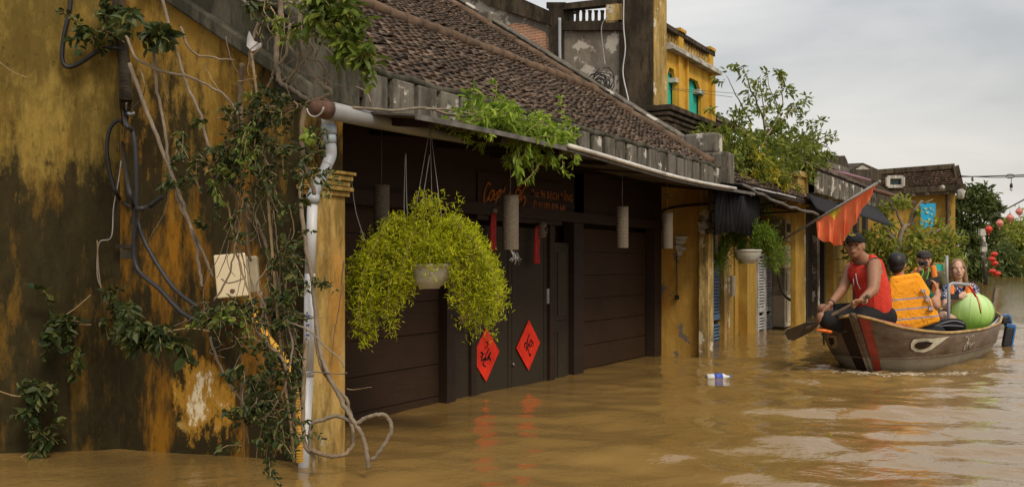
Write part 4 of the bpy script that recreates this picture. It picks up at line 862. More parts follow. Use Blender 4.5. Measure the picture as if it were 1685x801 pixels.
rng = np.random.default_rng(21)

# ------------------------------------------------------------------ woven tube lanterns under the canopy
def m_weave():
    m = NM('woven_mesh', .7, .2); x = m.xyz(); cb = m.n('ShaderNodeCombineXYZ')
    tcn = m.n('ShaderNodeTexCoord'); sx = m.xyz(tcn.outputs['Object']); a = m.math('ARCTAN2', sx['Y'], sx['X']); m.lk(m.math('MULTIPLY', a, .0525), cb.inputs[0]); m.lk(sx['Z'], cb.inputs[1])
    b = m.n('ShaderNodeTexBrick'); m.lk(cb.outputs[0], b.inputs['Vector']); b.inputs['Scale'].default_value = 1; b.inputs['Brick Width'].default_value = .018; b.inputs['Row Height'].default_value = .0125; b.inputs['Mortar Size'].default_value = .0028
    b.inputs['Color1'].default_value = (.24,.20,.15,1); b.inputs['Color2'].default_value = (.16,.135,.10,1); b.inputs['Mortar'].default_value = (.07,.055,.04,1); m.bump(b.outputs['Fac'], -.6, .004); return m.out(b.outputs['Color'])
M_WEAVE = m_weave()
for i, (px, y0, y1, wpx, lab) in enumerate(((628,305,402,26,'woven tube lantern behind the left side of the big fern'),(840,322,411,27,'woven tube lantern with loose threads in front of the shop sign'),(1024,340,408,20,'woven tube lantern hanging before the right timber panels'),(1098,350,409,18,'woven tube lantern hanging before the far yellow wall'))):
    yl = .25 if i == 0 else -.20; a, c = PY(px,y0,yl), PY(px,y1,yl); dep = (a-CAM).dot(FW); r_ = wpx/2/1600*dep; h = a.z-c.z; t = root('tube_lantern', (a.x,a.y,c.z), lab, 'lantern', 'woven tube lanterns under the canopy')
    b = MB(); b.lathe((a.x,a.y,c.z), [(r_*.99,0),(r_,.004),(r_*1.0,h*.5),(r_,h-.004),(r_*.99,h)], 24); b.lathe((a.x,a.y,c.z), [(r_*1.03,h-.008),(r_*1.03,h),(r_*.2,h)], 24); obj('shade', b, M_WEAVE, t)
    b = MB(); b.tube([(a.x,a.y,a.z),(a.x,a.y,1.96)], .0012, 5)
    if i == 1:
        for k in range(9): b.tube([Vector((a.x+random.uniform(-.06,.06),a.y-.03,c.z)), Vector((a.x+random.uniform(-.08,.08),a.y-.04,c.z-.05)), Vector((a.x+random.uniform(-.09,.09),a.y-.04,c.z-random.uniform(.06,.13)))], .0018, 4)
    obj('string' if i != 1 else 'fringe', b, M_WIRE, t)
# red cloth streamers with a small mask-like knot
for (px, y0, y1, wd, lab) in ((812,350,412,.11,'red cloth streamer half hidden behind the woven tube lantern'),(884,372,434,.115,'red cloth streamer with pale round charm above the right door leaf')):
    p = PY(px,y0,.56); q_ = PY(px,y1,.56); b = MB(); n = 8; P = []
    for j in range(n+1):
        for i in range(7): P.append(Vector((p.x+(i/6-.5)*wd*(.55+.5*j/n), .56+.012*math.sin(i*2.2+j*.3), p.z+(q_.z-p.z)*j/n)))
    b.add(P, [(j*7+i, j*7+i+1, (j+1)*7+i+1, (j+1)*7+i) for j in range(n) for i in range(6)], True); b.cur = 1
    if px > 850:
        c = PY(892,378,.54); b.lathe(c, [(.03,-.07),(.045,-.05),(.05,-.02),(.035,.01),(.045,.04),(.03,.065),(.01,.07)], 14); b.cur = 2; b.ell(c+Vector((0,-.045,.0)), (.018,0,0),(0,.012,0),(0,0,.025)); b.ell(c+Vector((-.005,-.045,-.04)), (.012,0,0),(0,.012,0),(0,0,.008))
    else: b.box(p+Vector((-.03,-.02,0)), p+Vector((.03,.0,.03)))
    o = thing1('red_streamer', b, [M_TASSEL, M_WEAVE, M_BLACK], lab, 'streamer', 'red streamers over the double door'); md = o.modifiers.new('s','SOLIDIFY'); md.thickness = .004
# loose wires hanging from the canopy
for i, (pts, lab) in enumerate((([(668,252),(669,320),(671,372)], 'thin pale wire hanging left of the fern top'), ([(667,255),(665,330),(666,368)], 'second thin wire hanging beside the fern'), ([(707,255),(700,300),(693,345)], 'slanting wire reaching down to the fern from the canopy'),
        ([(577,285),(585,345),(597,385),(604,405)], 'curved pale wire hanging right of the corner pillar'), ([(928,262),(930,283)], 'short wire end dangling under the canopy edge'))):
    b = MB(); b.tube(smoothpath([PD(x,y,5.9) for x,y in pts]) if len(pts) > 2 else [PD(x,y,8.2) for x,y in pts], .0028, 5); thing1('loose_wire', b, M_WIRE, lab, 'wire')
# paper ornament, cord and switch box on the end wall
XE = 6.60
b = MB(); 
for poly in ([(1111,389),(1133,389),(1128,395),(1114,394)], [(1112,395),(1130,396),(1124,402),(1113,401)], [(1112,403),(1122,404),(1118,411),(1113,412)], [(1119,405),(1130,408),(1127,412),(1120,411)], [(1115,412),(1124,413),(1121,420),(1116,421)]):
    b.prism([PX(x,y,XE) for x,y in poly], (-.012,0,0))
thing1('wall_ornament', b, simple('chalky_white',(.5,.48,.44),.8,.2), 'small jagged white ornament fixed to the far yellow end wall', 'ornament')
b = MB(); b.tube([PX(1113,420,XE-.006), PX(1114,455,XE-.006), PX(1114,486,XE-.006)], .005, 5); b.obox(PX(1114,489,XE-.012), (.014,0,0), (0,.022,0), (0,0,.026)); thing1('wall_switch', b, M_BLACK, 'black switch box on a thin cord below the white ornament', 'switch')
b = MB(); b.tube(smoothpath([PX(1072,364,XE-.02), PX(1082,352,XE-.03), PX(1100,343,XE-.05), PX(1130,338,XE-.08), PX(1165,336,XE-.1)]), .016, 6); thing1('wall_cable', b, M_BLACK, 'black hose curving over the top of the far end wall', 'cable')

# ------------------------------------------------------------------ gutter and downpipe at the near corner
G = root('rain_gutter', (-.36,-.16,1.98), 'fat grey half round rain gutter starting at the corner above the pillar', 'gutter')
b = MB(); ga = PY(537,181,-.17); gb2 = Vector((1.15,-.13,ga.z+.0)); b.tube([ga, ga.lerp(gb2,.3), ga.lerp(gb2,.6), gb2], [.050,.046,.038,.022], 18); obj('trough', b, M_GUT, G)
b = MB(); e0 = ga - Vector((.10,.02,-.005)); b.tube([e0, e0+Vector((.04,.008,0)), ga+Vector((.004,0,0))], [.046,.052,.054], 18); obj('end_cap', b, M_RUST, G)
b = MB(); b.tube([e0+Vector((-.012,0,0))+Vector((0,math.cos(a)*.058,math.sin(a)*.058)) for a in [math.pi+.2+i*.28 for i in range(11)]], .005, 5); obj('wire_loop', b, M_WIRE, G)
DP = root('downpipe', PD(500,770,5.2), 'white plastic downpipe with grey elbow running from the gutter into the water', 'pipe')
dz = 5.24
def pp(px, py, d=dz): return PD(px, py, d)
b = MB(); b.tube([pp(539,190,5.3), pp(541,210,5.3)], .036, 16); obj('top_collar', b, M_PVC, DP)
b = MB(); b.tube([pp(541,206,5.3), pp(542,221,5.3)], .042, 16); b.tube([pp(542,221,5.3), pp(543,236,5.3)], .036, 16); obj('joint', b, M_PVCB, DP)
b = MB(); b.tube(smoothpath([pp(543,234,5.3), pp(545,246,5.3), pp(544,258,5.3), pp(538,272,5.28)]), .031, 14); obj('bend', b, M_PVCG, DP)
b = MB(); b.tube(smoothpath([pp(541,264,5.29), pp(533,284,5.27), pp(521,308,5.25), pp(515,322), pp(515,335)]), .031, 14); b.tube([pp(515,320), pp(514.5,334)], .037, 14); obj('elbow', b, M_PVCG, DP)
b = MB(); b.tube([pp(514.5,330), pp(510,450)], .0285, 16); b.tube([pp(510,450), pp(507,615)], .0285, 16); obj('upper_pipe', b, M_PVC, DP)
b = MB(); b.tube([pp(507,612), pp(500,745), pp(499,815)], .0305, 16); obj('lower_pipe', b, M_PVC, DP)
b = MB(); b.tube([pp(507,610), pp(506.6,618)], .034, 16); obj('sleeve', b, M_PVCG, DP)
b = MB(); fr = pp(508.4,560) - FW*.0305
for i, (dy, hh) in enumerate(((-34,4),(-28,6),(-20,3),(-14,5),(-6,6),(2,4),(8,3),(14,5),(20,6))):
    for k in range(2 if i % 2 else 1): p = PD(508.6-dy*.02+k*3-2, 548+dy, dz) - FW*.0308; b.obox(p, RT*.004, FW*.0006, UP*(hh*.0013))
obj('print_mark', b, simple('blue_print',(.05,.08,.25),.6,.1), DP)

# ------------------------------------------------------------------ meter boxes and conduit on the gable wall
def wallx(y): return -.28 - (.22/1.3)*y
pm = PD(382,453,5.14)
b = MB(); s_ = RT*.98 + FW*.18; s_.normalize(); f_ = s_.cross(UP); tilt = (UP + s_*-.085).normalized(); s2 = (s_ + UP*.085).normalized()
b.obox(pm, s2*.072, f_*.045, tilt*.105); b.obox(pm-f_*-.0, s2*.075, f_*.0, tilt*.0)
bx = root('meter_box', pm, 'tilted cream meter box with rusty hole on the vine covered gable', 'meter box'); b = MB(); b.obox(pm, s2*.074, f_*.04, tilt*.107); obj('box', b, M_CREAMD, bx, bevel=.008)
fwd_ = -f_ if f_.dot(FW) > 0 else f_
b = MB(); b.obox(pm+fwd_*.046, s2*.080, f_*.007, tilt*.113); cv = obj('cover', b, M_CREAM, bx, bevel=.006)
b = MB(); hp = pm+fwd_*.056 - tilt*.082; b.prism([hp+s2*u*.012+tilt*v*.012 for u,v in ((-1,.6),(-.3,1),(.9,.8),(1.1,-.1),(.3,-1),(-.9,-.6))], fwd_*.001); obj('rust_hole', b, M_RUST, cv)
b = MB(); p3 = pm+fwd_*.056; b.tube(smoothpath([p3+s2*-.05+tilt*-.01, p3+s2*-.02+tilt*-.035, p3+s2*.03+tilt*-.03, p3+s2*.07+tilt*-.015]), .0018, 4); obj('crack', b, M_RUST, cv)
p4 = PD(411,452,5.28); b = MB(); b.obox(p4, s2*.05, f_*.05, tilt*.10); thing1('meter_box', b, M_CREAMD, 'weathered box half hidden behind the cream meter box', 'meter box', bevel=.012)
b = MB(); P = smoothpath([PD(411,492,5.2), PD(424,528,5.16), PD(444,560,5.14), PD(470,592,5.13), PD(482,625,5.13), PD(489,665,5.13), PD(493,715,5.13), PD(493,760,5.13)], 40); n = len(P); b.tube(P, [.0205 if (i//2) % 2 else .0165 for i in range(n)], 10)
thing1('corrugated_conduit', b, M_CONDUIT, 'yellow corrugated conduit running down from the meter boxes into the water', 'conduit')
# black hoses and the dark service pole in the wall corner
def Wd(px, off=.06):
    """depth of the gable / side wall at a pixel column, minus a small stand-off"""
    r_ = ray(px, 400)
    if px > 205:
        t = ((-.28-CAM.x) + (.22/1.3)*CAM.y)/(r_.x + (.22/1.3)*r_.y)
    else:
        nx, ny = 2.9, 2.7; t = ((-.50-CAM.x)*nx + (1.30-CAM.y)*ny)/(r_.x*nx + r_.y*ny)
    return t - off
def W(px, py, off=.06): return PD(px, py, Wd(px, off))
def hose(name, pts, r, mat, lab, cat, n=8, k=7, off=.06): b = MB(); b.tube(smoothpath([W(*q, off) if len(q) == 2 else W(q[0],q[1],q[2]) for q in pts], k), r, n); return thing1(name, b, mat, lab, cat)
hose('black_hose', [(118,-20),(114,20),(106,55),(102,90),(106,107),(118,110),(138,100),(160,85),(180,79),(204,81)], .013, M_BLACK, 'thick black hose hanging in a J shape at the top left', 'hose')
hose('black_hose', [(204,160),(203,200),(195,198),(182,210),(176,240),(180,280),(190,315),(205,335),(225,343),(245,340),(262,328),(268,323)], .011, M_BLACK, 'black hose looped once with its cut end pointing right', 'hose', off=.09)
hose('black_hose', [(196,-20),(200,60),(203,140),(206,200),(217,215),(223,250),(224,320),(221,400),(222,430),(232,450),(262,475),(285,500),(305,518),(335,532)], .010, M_BLACK, 'long black hose dropping down the corner and bending right under the box', 'hose', off=.07)
hose('black_hose', [(200,160),(202,240),(210,300),(222,350),(237,395),(262,440),(290,478),(325,505)], .009, M_BLACK, 'slim black hose running diagonally behind the looped one', 'hose', off=.05)
b = MB(); b.tube(smoothpath([W(192,-30,.05), W(200,60,.05), W(207,130,.05), W(206,200,.04)]), [.032]*3+[.030]*9+[.026]*7, 10) if False else b.tube([W(193,-30,.05), W(199,50,.05), W(205,110,.05), W(207,165,.05), W(205,205,.04)], [.036,.036,.032,.028,.015], 10)
thing1('dark_service_pipe', b, M_BLOCK, 'thick dark pipe coming down the wall corner behind the hoses', 'pipe')
b = MB(); b.tube([W(203,180), W(213,188)], .008, 6); b.tube([W(213,190), W(221,186)], .006, 6); thing1('wall_bracket', b, M_GUT, 'small metal bracket holding the hoses in the wall corner', 'bracket')
b = MB(); b.obox(W(205,405), RT*.045, FW*.02, UP*.012); b.obox(W(212,418), RT*.03, FW*.02, UP*.02); thing1('wall_bracket', b, M_BLOCK, 'dark broken bracket on the gable left of the long hose', 'bracket')

# ------------------------------------------------------------------ woody vines
def stemv(name, pts, r0, r1, mat, lab, cat='vine', off=.08, n=7, k=6, par=None, wob=.004):
    P = smoothpath([W(*q, off) if len(q) == 2 else W(q[0],q[1],q[2]) for q in pts], k); m = len(P)-1; b = MB()
    r0 *= .68; r1 *= .68; b.tube([p+Vector(rng.normal(size=3)*wob*.6) for p in P], [r0+(r1-r0)*i/m for i in range(m+1)], n)
    return thing1(name, b, mat, lab, cat) if par is None else obj(name, b, mat, par)
stemv('bare_vine', [(262,-20),(283,60),(304,130),(330,190),(345,245),(375,300),(395,330)], .011, .008, M_BARKG, 'long straight bare stem slanting from the top edge across the gable')
stemv('bare_vine', [(208,60),(225,95),(260,115),(310,127),(350,145),(378,165),(392,190)], .009, .007, M_BARKG, 'pale stem arching right across the yellow plaster')
stemv('bare_vine', [(214,105),(235,165),(262,235),(288,300),(308,355),(322,405),(330,455),(331,470)], .014, .009, M_BARKG, 'thicker of two parallel stems running down the gable')
stemv('bare_vine', [(253,70),(256,130),(268,200),(280,275),(296,335),(318,380),(340,430),(350,455)], .010, .008, M_BARKG, 'thinner of two parallel stems crossing at the middle of the gable')
stemv('bare_vine', [(298,45),(312,80),(335,93),(385,100)], .008, .006, M_BARK, 'short curved stem along the lower edge of the gable coping')
stemv('bare_vine', [(398,105),(396,140),(396,175),(400,205)], .016, .012, M_BARKD, 'stubby dark vertical stem below the gable coping')
stemv('dry_cane', [(412,75),(418,120),(428,200),(438,290),(446,390),(455,500),(468,620),(478,700),(484,760)], .008, .009, M_TWIG, 'long straight dry cane standing upright with a white scrap on its tip', 'cane', off=.16, wob=.001)
b = MB(); p = W(414,72,.17); b.prism([p+RT*u*.0034+UP*v*.0034 for u,v in ((-6,-3),(-5,8),(-3,15),(0,8),(3,3),(7,0),(12,1),(11,-4),(4,-8),(0,-9))], FW*.012); b.prism([p+RT*u*.003+UP*v*.003+FW*-.006 for u,v in ((-2,-8),(4,-3),(9,1),(2,4))], FW*.006)
thing1('white_scrap', b, M_WHITE_SH, 'small white paper scrap caught on the tip of the dry cane', 'scrap')
stemv('thin_cane', [(375,330),(385,395),(402,460),(425,530),(440,600),(455,690),(462,745)], .006, .006, M_TWIG, 'thin brown cane behind the meter boxes', 'cane', off=.12)
# big corner vine: one plant, several stems and leafy sprays
V1 = root('climbing_vine', W(470,745,.1), 'thick climbing vine with pale twisting stems and leaves around the downpipe and corner', 'vine')
def V(pts, r0, r1, mat=M_BARKG, off=.12, nm='stem', wob=.003): return stemv(nm, pts, r0, r1, mat, None, off=off, par=V1, wob=wob)
V([(461,-20),(462,20),(455,70),(456,110),(461,135),(480,147),(510,168)], .018, .013, wob=.004)
V([(495,0),(494,50),(502,95),(515,125),(535,143),(545,152),(528,163)], .014, .010)
V([(478,40),(470,90),(452,115),(446,130),(437,150)], .009, .006)
V([(520,0),(508,60),(515,80),(500,100),(480,125),(460,133)], .008, .006)
V([(400,0),(425,30),(418,60),(410,95),(420,120)], .011, .007)
V([(425,0),(450,8),(475,4),(505,12),(520,25)], .008, .006)
V([(505,95),(528,103),(537,120),(535,145)], .007, .005)
V([(378,190),(385,215)], .006, .005)
V([(432,185),(450,175),(480,168),(502,178)], .006, .005, M_BARK)
V([(450,220),(465,190),(485,172)], .006, .005, M_BARK)
V([(500,175),(497,215),(500,260),(512,300),(517,320)], .017, .012, M_BARK, .16)
V([(400,330),(405,380),(412,430)], .010, .008, M_BARKD)
V([(405,335),(425,370),(442,420),(455,470),(468,495)], .011, .009, M_BARK)
V([(352,495),(375,455),(388,405),(397,350),(403,310)], .006, .004, M_BARK, .2)
V([(430,480),(432,520),(425,545),(445,570),(465,590),(480,640)], .014, .010, M_BARK, .17)
V([(345,555),(365,610),(395,655),(415,690)], .008, .006, M_BARKG, .08)
V([(480,520),(485,600),(483,680),(478,740)], .013, .011, M_BARKD, .10)
V([(470,525),(482,565),(472,625),(455,665),(430,690),(415,675),(425,655)], .006, .004, M_BARKG, .2)
V([(476,530),(510,545),(535,570),(560,590),(565,605)], .006, .004, M_BARKG, .22)
# fine tangle of dry twigs
r2 = np.random.default_rng(44)
def tangle(n, x0, x1, y0, y1, dx, dy, off=(.06,.2), r_=.0035):
    for _ in range(n):
        x, y = r2.uniform(x0,x1), r2.uniform(y0,y1); o = r2.uniform(*off); ex, ey = x+r2.normal()*dx, y+dy*r2.uniform(.5,1.2)
        pts = [(x,y,o), (x+(ex-x)*.3+r2.normal()*10, y+(ey-y)*.33, o), (x+(ex-x)*.7+r2.normal()*10, y+(ey-y)*.66, o), (ex,ey,o)]
        stemv('twig', pts, r_*r2.uniform(.8,1.7), r_*.6, [M_BARKG, M_TWIG, M_BARK][r2.integers(3)], None, n=5, par=V1, wob=.002)
tangle(16, 405, 545, -10, 90, 30, 80); tangle(10, 420, 520, 110, 190, 50, 30); tangle(20, 385, 480, 190, 420, 26, 170); tangle(18, 400, 490, 440, 620, 22, 150); tangle(6, 225, 380, 60, 300, 40, 130, (.04,.08)); tangle(5, 330, 470, 500, 560, 70, 30)
# basal loops in front of the pillar
def Vp(pts, r0, r1, mat=M_BARK, nm='root_loop'):
    P = smoothpath([PD(x,y,d) for x,y,d in pts], 7); m = len(P)-1; r0 *= .8; r1 *= .8; b = MB(); b.tube([p+Vector(rng.normal(size=3)*.002) for p in P], [r0+(r1-r0)*i/m for i in range(m+1)], 8); return obj(nm, b, mat, V1)
Vp([(497,262,5.2),(495,320,5.15),(500,380,5.15),(512,450,5.15),(520,520,5.15),(527,580,5.1),(545,625,5.05),(565,665,5.0),(580,690,4.95),(595,715,4.95),(603,742,4.95),(606,770,4.95)], .014, .015, M_BARKG)
Vp([(520,535,5.15),(525,590,5.1),(545,630,5.1),(568,655,5.05),(578,690,5.05),(580,735,5.05)], .012, .012)
Vp([(510,745,5.0),(512,700,5.0),(530,690,5.0),(556,684,5.0),(585,695,4.95),(600,688,4.95),(620,682,4.95),(636,684,4.95),(644,700,4.95),(638,722,4.95),(622,745,4.95),(612,756,4.95)], .014, .013, M_BARKG)
Vp([(513,740,4.98),(530,747,4.98),(548,750,4.98),(570,745,4.98),(582,725,5.0),(576,690,5.05)], .015, .012)
Vp([(505,560,5.1),(500,630,5.05),(498,690,5.0),(503,735,5.0),(514,745,5.0),(516,780,5.0)], .014, .013)
Vp([(480,620,5.15),(520,612,5.1),(560,615,5.0),(572,612,4.95)], .005, .003, M_BARKG)
Vp([(570,640,5.0),(590,640,4.95),(612,636,4.9)], .0035, .0015, M_TWIG, 'twig')
Vp([(565,430,5.3),(562,480,5.3),(555,520,5.3),(550,550,5.3),(545,600,5.2)], .004, .003, M_BARKD, 'twig')
def spr(par_mb, pts, off, step=.034, ln=.055, wd=.032, droop=.25, mb_st=None, n=5):
    P = smoothpath([W(x,y,off) if isinstance(x,(int,float)) else x for x,y in pts], n)
    sprig(par_mb, P, step, ln, wd, .8, droop, .012)
    if mb_st is not None: mb_st.tube(P, .0025, 4, False)
lf = MB(); st = MB(); lf2 = MB()
random.seed(12)
def cloud(mb, cx, cy, sx, sy, n, off=(.08,.22), ln=(.018,.042), asp=.55, droop=.25):
    for _ in range(max(2, int(n*.72))):
        x = cx + rng.normal()*sx; y = cy + rng.normal()*sy; a = rng.uniform(0, 6.28); Ln = rng.uniform(18, 46); o = rng.uniform(*off)
        if 325 < x + math.cos(a)*Ln*.6 < 440 and 408 < y + math.sin(a)*Ln*.6 < 498: continue
        P = smoothpath([W(x,y,o), W(x+math.cos(a)*Ln*.5,y+math.sin(a)*Ln*.5-4,o+.02), W(x+math.cos(a)*Ln,y+math.sin(a)*Ln+5,o+.03)], 4)
        l_ = rng.uniform(*ln); sprig(mb, P, l_*.72, l_, l_*asp, .85, droop, .006); st.tube(P, .0018, 3, False)
cloud(lf, 400, 235, 34, 34, 46); cloud(lf, 355, 275, 30, 22, 26); cloud(lf, 450, 250, 20, 40, 22); cloud(lf, 420, 330, 34, 30, 22); cloud(lf, 390, 400, 36, 26, 16); cloud(lf, 410, 195, 25, 14, 14)
cloud(lf, 395, 515, 45, 22, 34); cloud(lf, 460, 470, 18, 36, 24); cloud(lf, 450, 560, 26, 34, 26); cloud(lf, 440, 640, 26, 36, 36); cloud(lf, 455, 705, 28, 26, 34); cloud(lf, 420, 690, 20, 28, 20); cloud(lf, 445, 170, 12, 12, 8)
cloud(lf, 350, 520, 30, 12, 12); cloud(lf, 480, 430, 10, 60, 14); cloud(lf, 540, 250, 10, 16, 6, (.2,.3)); cloud(lf, 525, 285, 8, 20, 6, (.2,.3)); cloud(lf, 530, 460, 14, 14, 5, (.2,.3)); cloud(lf,420,15,14,14,8)
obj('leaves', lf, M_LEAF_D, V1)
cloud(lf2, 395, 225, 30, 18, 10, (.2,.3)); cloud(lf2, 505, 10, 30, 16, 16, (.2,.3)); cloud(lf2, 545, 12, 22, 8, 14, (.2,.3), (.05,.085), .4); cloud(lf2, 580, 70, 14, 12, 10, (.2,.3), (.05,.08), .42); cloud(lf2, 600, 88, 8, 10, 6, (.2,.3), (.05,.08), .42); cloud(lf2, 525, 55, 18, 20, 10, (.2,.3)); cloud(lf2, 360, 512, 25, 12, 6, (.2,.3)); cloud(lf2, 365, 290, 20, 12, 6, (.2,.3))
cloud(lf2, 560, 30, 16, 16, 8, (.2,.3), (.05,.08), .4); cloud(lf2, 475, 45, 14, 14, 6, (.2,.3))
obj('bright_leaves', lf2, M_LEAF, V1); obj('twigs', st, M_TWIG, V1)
b = MB(); p = W(510,229,.22); b.ell(p, RT*.028, FW*.025, UP*.028); b.cur = 1; b.leaves(np.array([p]*8)+rng.normal(size=(8,3))*.01, rdir(8,.2), rdir(8,1), .06, .035)
thing1('green_fruit', b, [simple('fruit_green',(.16,.22,.03),.4,.3), M_LEAF], 'round green fruit hanging by the pillar capital left of the downpipe', 'fruit')
# sprays on the left wall
def spray_thing(specs, lab, mat, off=(.06,.16), twigs=(), ln=(.04,.08)):
    global st
    st = MB(); b = MB(); p = W(specs[0][0], specs[0][1], .1); r_ = root('wall_plant', p, lab, 'plant', 'leafy sprays on the left wall')
    for c in specs: cloud(b, *c, off=off, ln=ln, asp=.6)
    for t in twigs: st.tube(smoothpath([W(x,y,.1) for x,y in t], 5), .004, 5, False)
    obj('leaves', b, mat, r_); obj('twigs', st, M_TWIG, r_)
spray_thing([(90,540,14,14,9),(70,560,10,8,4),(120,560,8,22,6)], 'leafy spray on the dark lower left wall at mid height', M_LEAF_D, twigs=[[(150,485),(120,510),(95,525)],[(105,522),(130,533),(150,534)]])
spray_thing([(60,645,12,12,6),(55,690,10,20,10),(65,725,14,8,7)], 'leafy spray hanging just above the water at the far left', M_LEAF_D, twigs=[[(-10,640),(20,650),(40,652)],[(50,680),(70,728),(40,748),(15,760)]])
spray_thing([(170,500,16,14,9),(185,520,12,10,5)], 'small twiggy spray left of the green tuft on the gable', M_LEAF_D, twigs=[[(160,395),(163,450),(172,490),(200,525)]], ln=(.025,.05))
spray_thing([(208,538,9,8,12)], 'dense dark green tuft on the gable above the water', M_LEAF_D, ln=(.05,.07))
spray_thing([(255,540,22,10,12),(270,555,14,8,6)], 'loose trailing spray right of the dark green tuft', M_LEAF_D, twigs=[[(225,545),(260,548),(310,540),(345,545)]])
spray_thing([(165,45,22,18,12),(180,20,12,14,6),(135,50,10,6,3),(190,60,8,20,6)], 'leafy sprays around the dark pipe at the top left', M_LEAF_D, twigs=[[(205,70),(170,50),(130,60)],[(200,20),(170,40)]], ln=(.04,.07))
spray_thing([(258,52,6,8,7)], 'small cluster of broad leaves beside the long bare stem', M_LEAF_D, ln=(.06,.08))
hose('thin_twig', [(-10,95),(20,118),(45,128)], .003, M_TWIG, 'thin yellowish twig at the left picture edge', 'twig', 5)
hose('loose_wire', [(208,170),(204,220),(196,290),(187,340),(183,390),(163,400),(160,450),(165,470)], .004, M_WIRE, 'thin pale cord dangling beside the black hose loop', 'wire', 5)
hose('thin_twig', [(60,-10),(95,10),(40,-5)], .002, M_BARKD, 'fine dark twig at the top left corner', 'twig', 5) if False else None

# plant growing out of the gutter on the canopy
cp = PY(850,215,-.3); r_ = root('gutter_plant', cp, 'bright green plant sprawling over the canopy edge in the middle', 'plant'); b = MB(); s3 = MB()
def cspr(px, py, n, sx, sy, y0=-.34, ln=(.045,.075), updir=0.7):
    for _ in range(n):
        x = px+rng.normal()*sx; yy = py+rng.normal()*sy; a = PY(x, yy, y0+rng.normal()*.06); dv = Vector(rdir(1, updir)[0]); e = a + dv*rng.uniform(.08,.18); e2 = e + Vector(rdir(1,-.6)[0])*.08
        P = smoothpath([a, e, e2], 5); l_ = rng.uniform(*ln); sprig(b, P, l_*.42, l_, l_*.36, .8, .3, .004); s3.tube(P, .0022, 4, False)
cspr(800,208,18,16,8); cspr(830,205,22,18,10); cspr(860,222,24,18,10); cspr(890,235,24,16,10); cspr(920,243,16,12,9); cspr(775,212,8,10,5); cspr(820,185,6,16,5); cspr(885,250,6,14,8, updir=-.2); cspr(905,215,6,14,6)
n = 26; 
for (x, y0_, y1_) in ((852,255,298),(848,262,285),(905,255,268)):
    P = smoothpath([PY(x,y0_-15,-.42), PY(x+2,(y0_+y1_)/2,-.44), PY(x+6,y1_-6,-.44)], 5); sprig(b, P, .035, .075, .03, .5, .8, .003); s3.tube(P, .0022, 4, False)
P = smoothpath([PY(893,262,-.4), PY(884,276,-.42), PY(870,293,-.42), PY(862,300,-.42)], 5); sprig(b, P, .03, .03, .014, .5, .3, .003); s3.tube(P, .003, 4, False)
obj('leaves', b, M_LEAF_B, r_); obj('twigs', s3, M_TWIG, r_)
for pts, lab in (([(580,177,-.2),(620,180,-.22),(650,182,-.24),(700,178,-.26),(745,190,-.30),(790,193,-.34)], 'long bare vine lying along the gutter toward the green plant'), ([(585,143,-.1),(603,152,-.18),(610,170,-.22)], 'short bare twig standing on the gutter near the corner'), ([(700,180,-.3),(735,180,-.32),(775,188,-.34),(800,193,-.34)], 'second bare vine forking off along the canopy')):
    b = MB(); b.tube(smoothpath([PY(*q) for q in pts], 6), .008 if len(pts) > 4 else .005, 6); thing1('bare_vine', b, M_BARKG, lab, 'vine')
# floating bottle
b = MB(); c = PZ(1182,620,.015); ex = (RT*.96+FW*.2).normalized(); b.tube([c-ex*.12, c-ex*.115, c+ex*.05, c+ex*.085, c+ex*.10, c+ex*.125], [.022,.034,.034,.016,.014,.014], 14)
bt = root('plastic_bottle', c, 'clear plastic bottle with blue label floating near the far pillar', 'bottle'); obj('bottle', b, simple('clear_plastic',(.6,.62,.62),.15,.1), bt)
b = MB(); b.tube([c-ex*.05, c+ex*.035], .0355, 14); obj('label_band', b, simple('label_blue',(.05,.10,.45),.5,.3,30), bt); b = MB(); b.tube([c+ex*.11, c+ex*.135], .017, 10); obj('cap', b, M_BLUE_SH, bt)

b = MB(); c = PZ(1368,717,.012); b.leaves(np.array([c]), np.array([[.8,.5,.05]]), np.array([[0,0,1.0]]), .07, .04); thing1('floating_leaf', b, M_LEAF_Y, 'single yellow leaf floating on open water in the foreground', 'leaf')
# ------------------------------------------------------------------ rowing boat
BX, BZ = 3.34, 9.52; AX = cs(0,0,0)*0 + (RT*.6 + FW*.8); SD = RT*.8 - FW*.6          # bow -> stern, and boat's right as seen
def B(d, w_, z): return CAM.xy.to_3d() + RT*BX + FW*BZ + AX*d + SD*w_ + UP*z
LB = 4.72
def interp(x, xs_, ys_): return float(np.interp(x, xs_, ys_))
def hw(d): return interp(d, [0,.04,.12,.3,.6,1.2,2.3,3.3,4.0,4.4,4.62,4.72], [.035,.12,.22,.38,.53,.67,.75,.71,.60,.47,.32,.18])
def gz(d): return interp(d, [0,.12,.3,.6,1.0,2.0,3.0,4.0,4.72], [.585,.53,.465,.42,.385,.365,.375,.42,.47])
def hp_(d, side, z, off=0.0):
    t = max(0, min(1, (z+.30)/(gz(d)+.30))); w_ = hw(d)*(.30 + .70*math.sin(min(1,t*1.02)*math.pi/2)**.75)
    rake = .85*(1-t)*math.exp(-d/1.15) - .30*(1-t)*math.exp(-(LB-d)/.45)
    return B(d+rake, side*(w_+off), z)
M_HULL = None
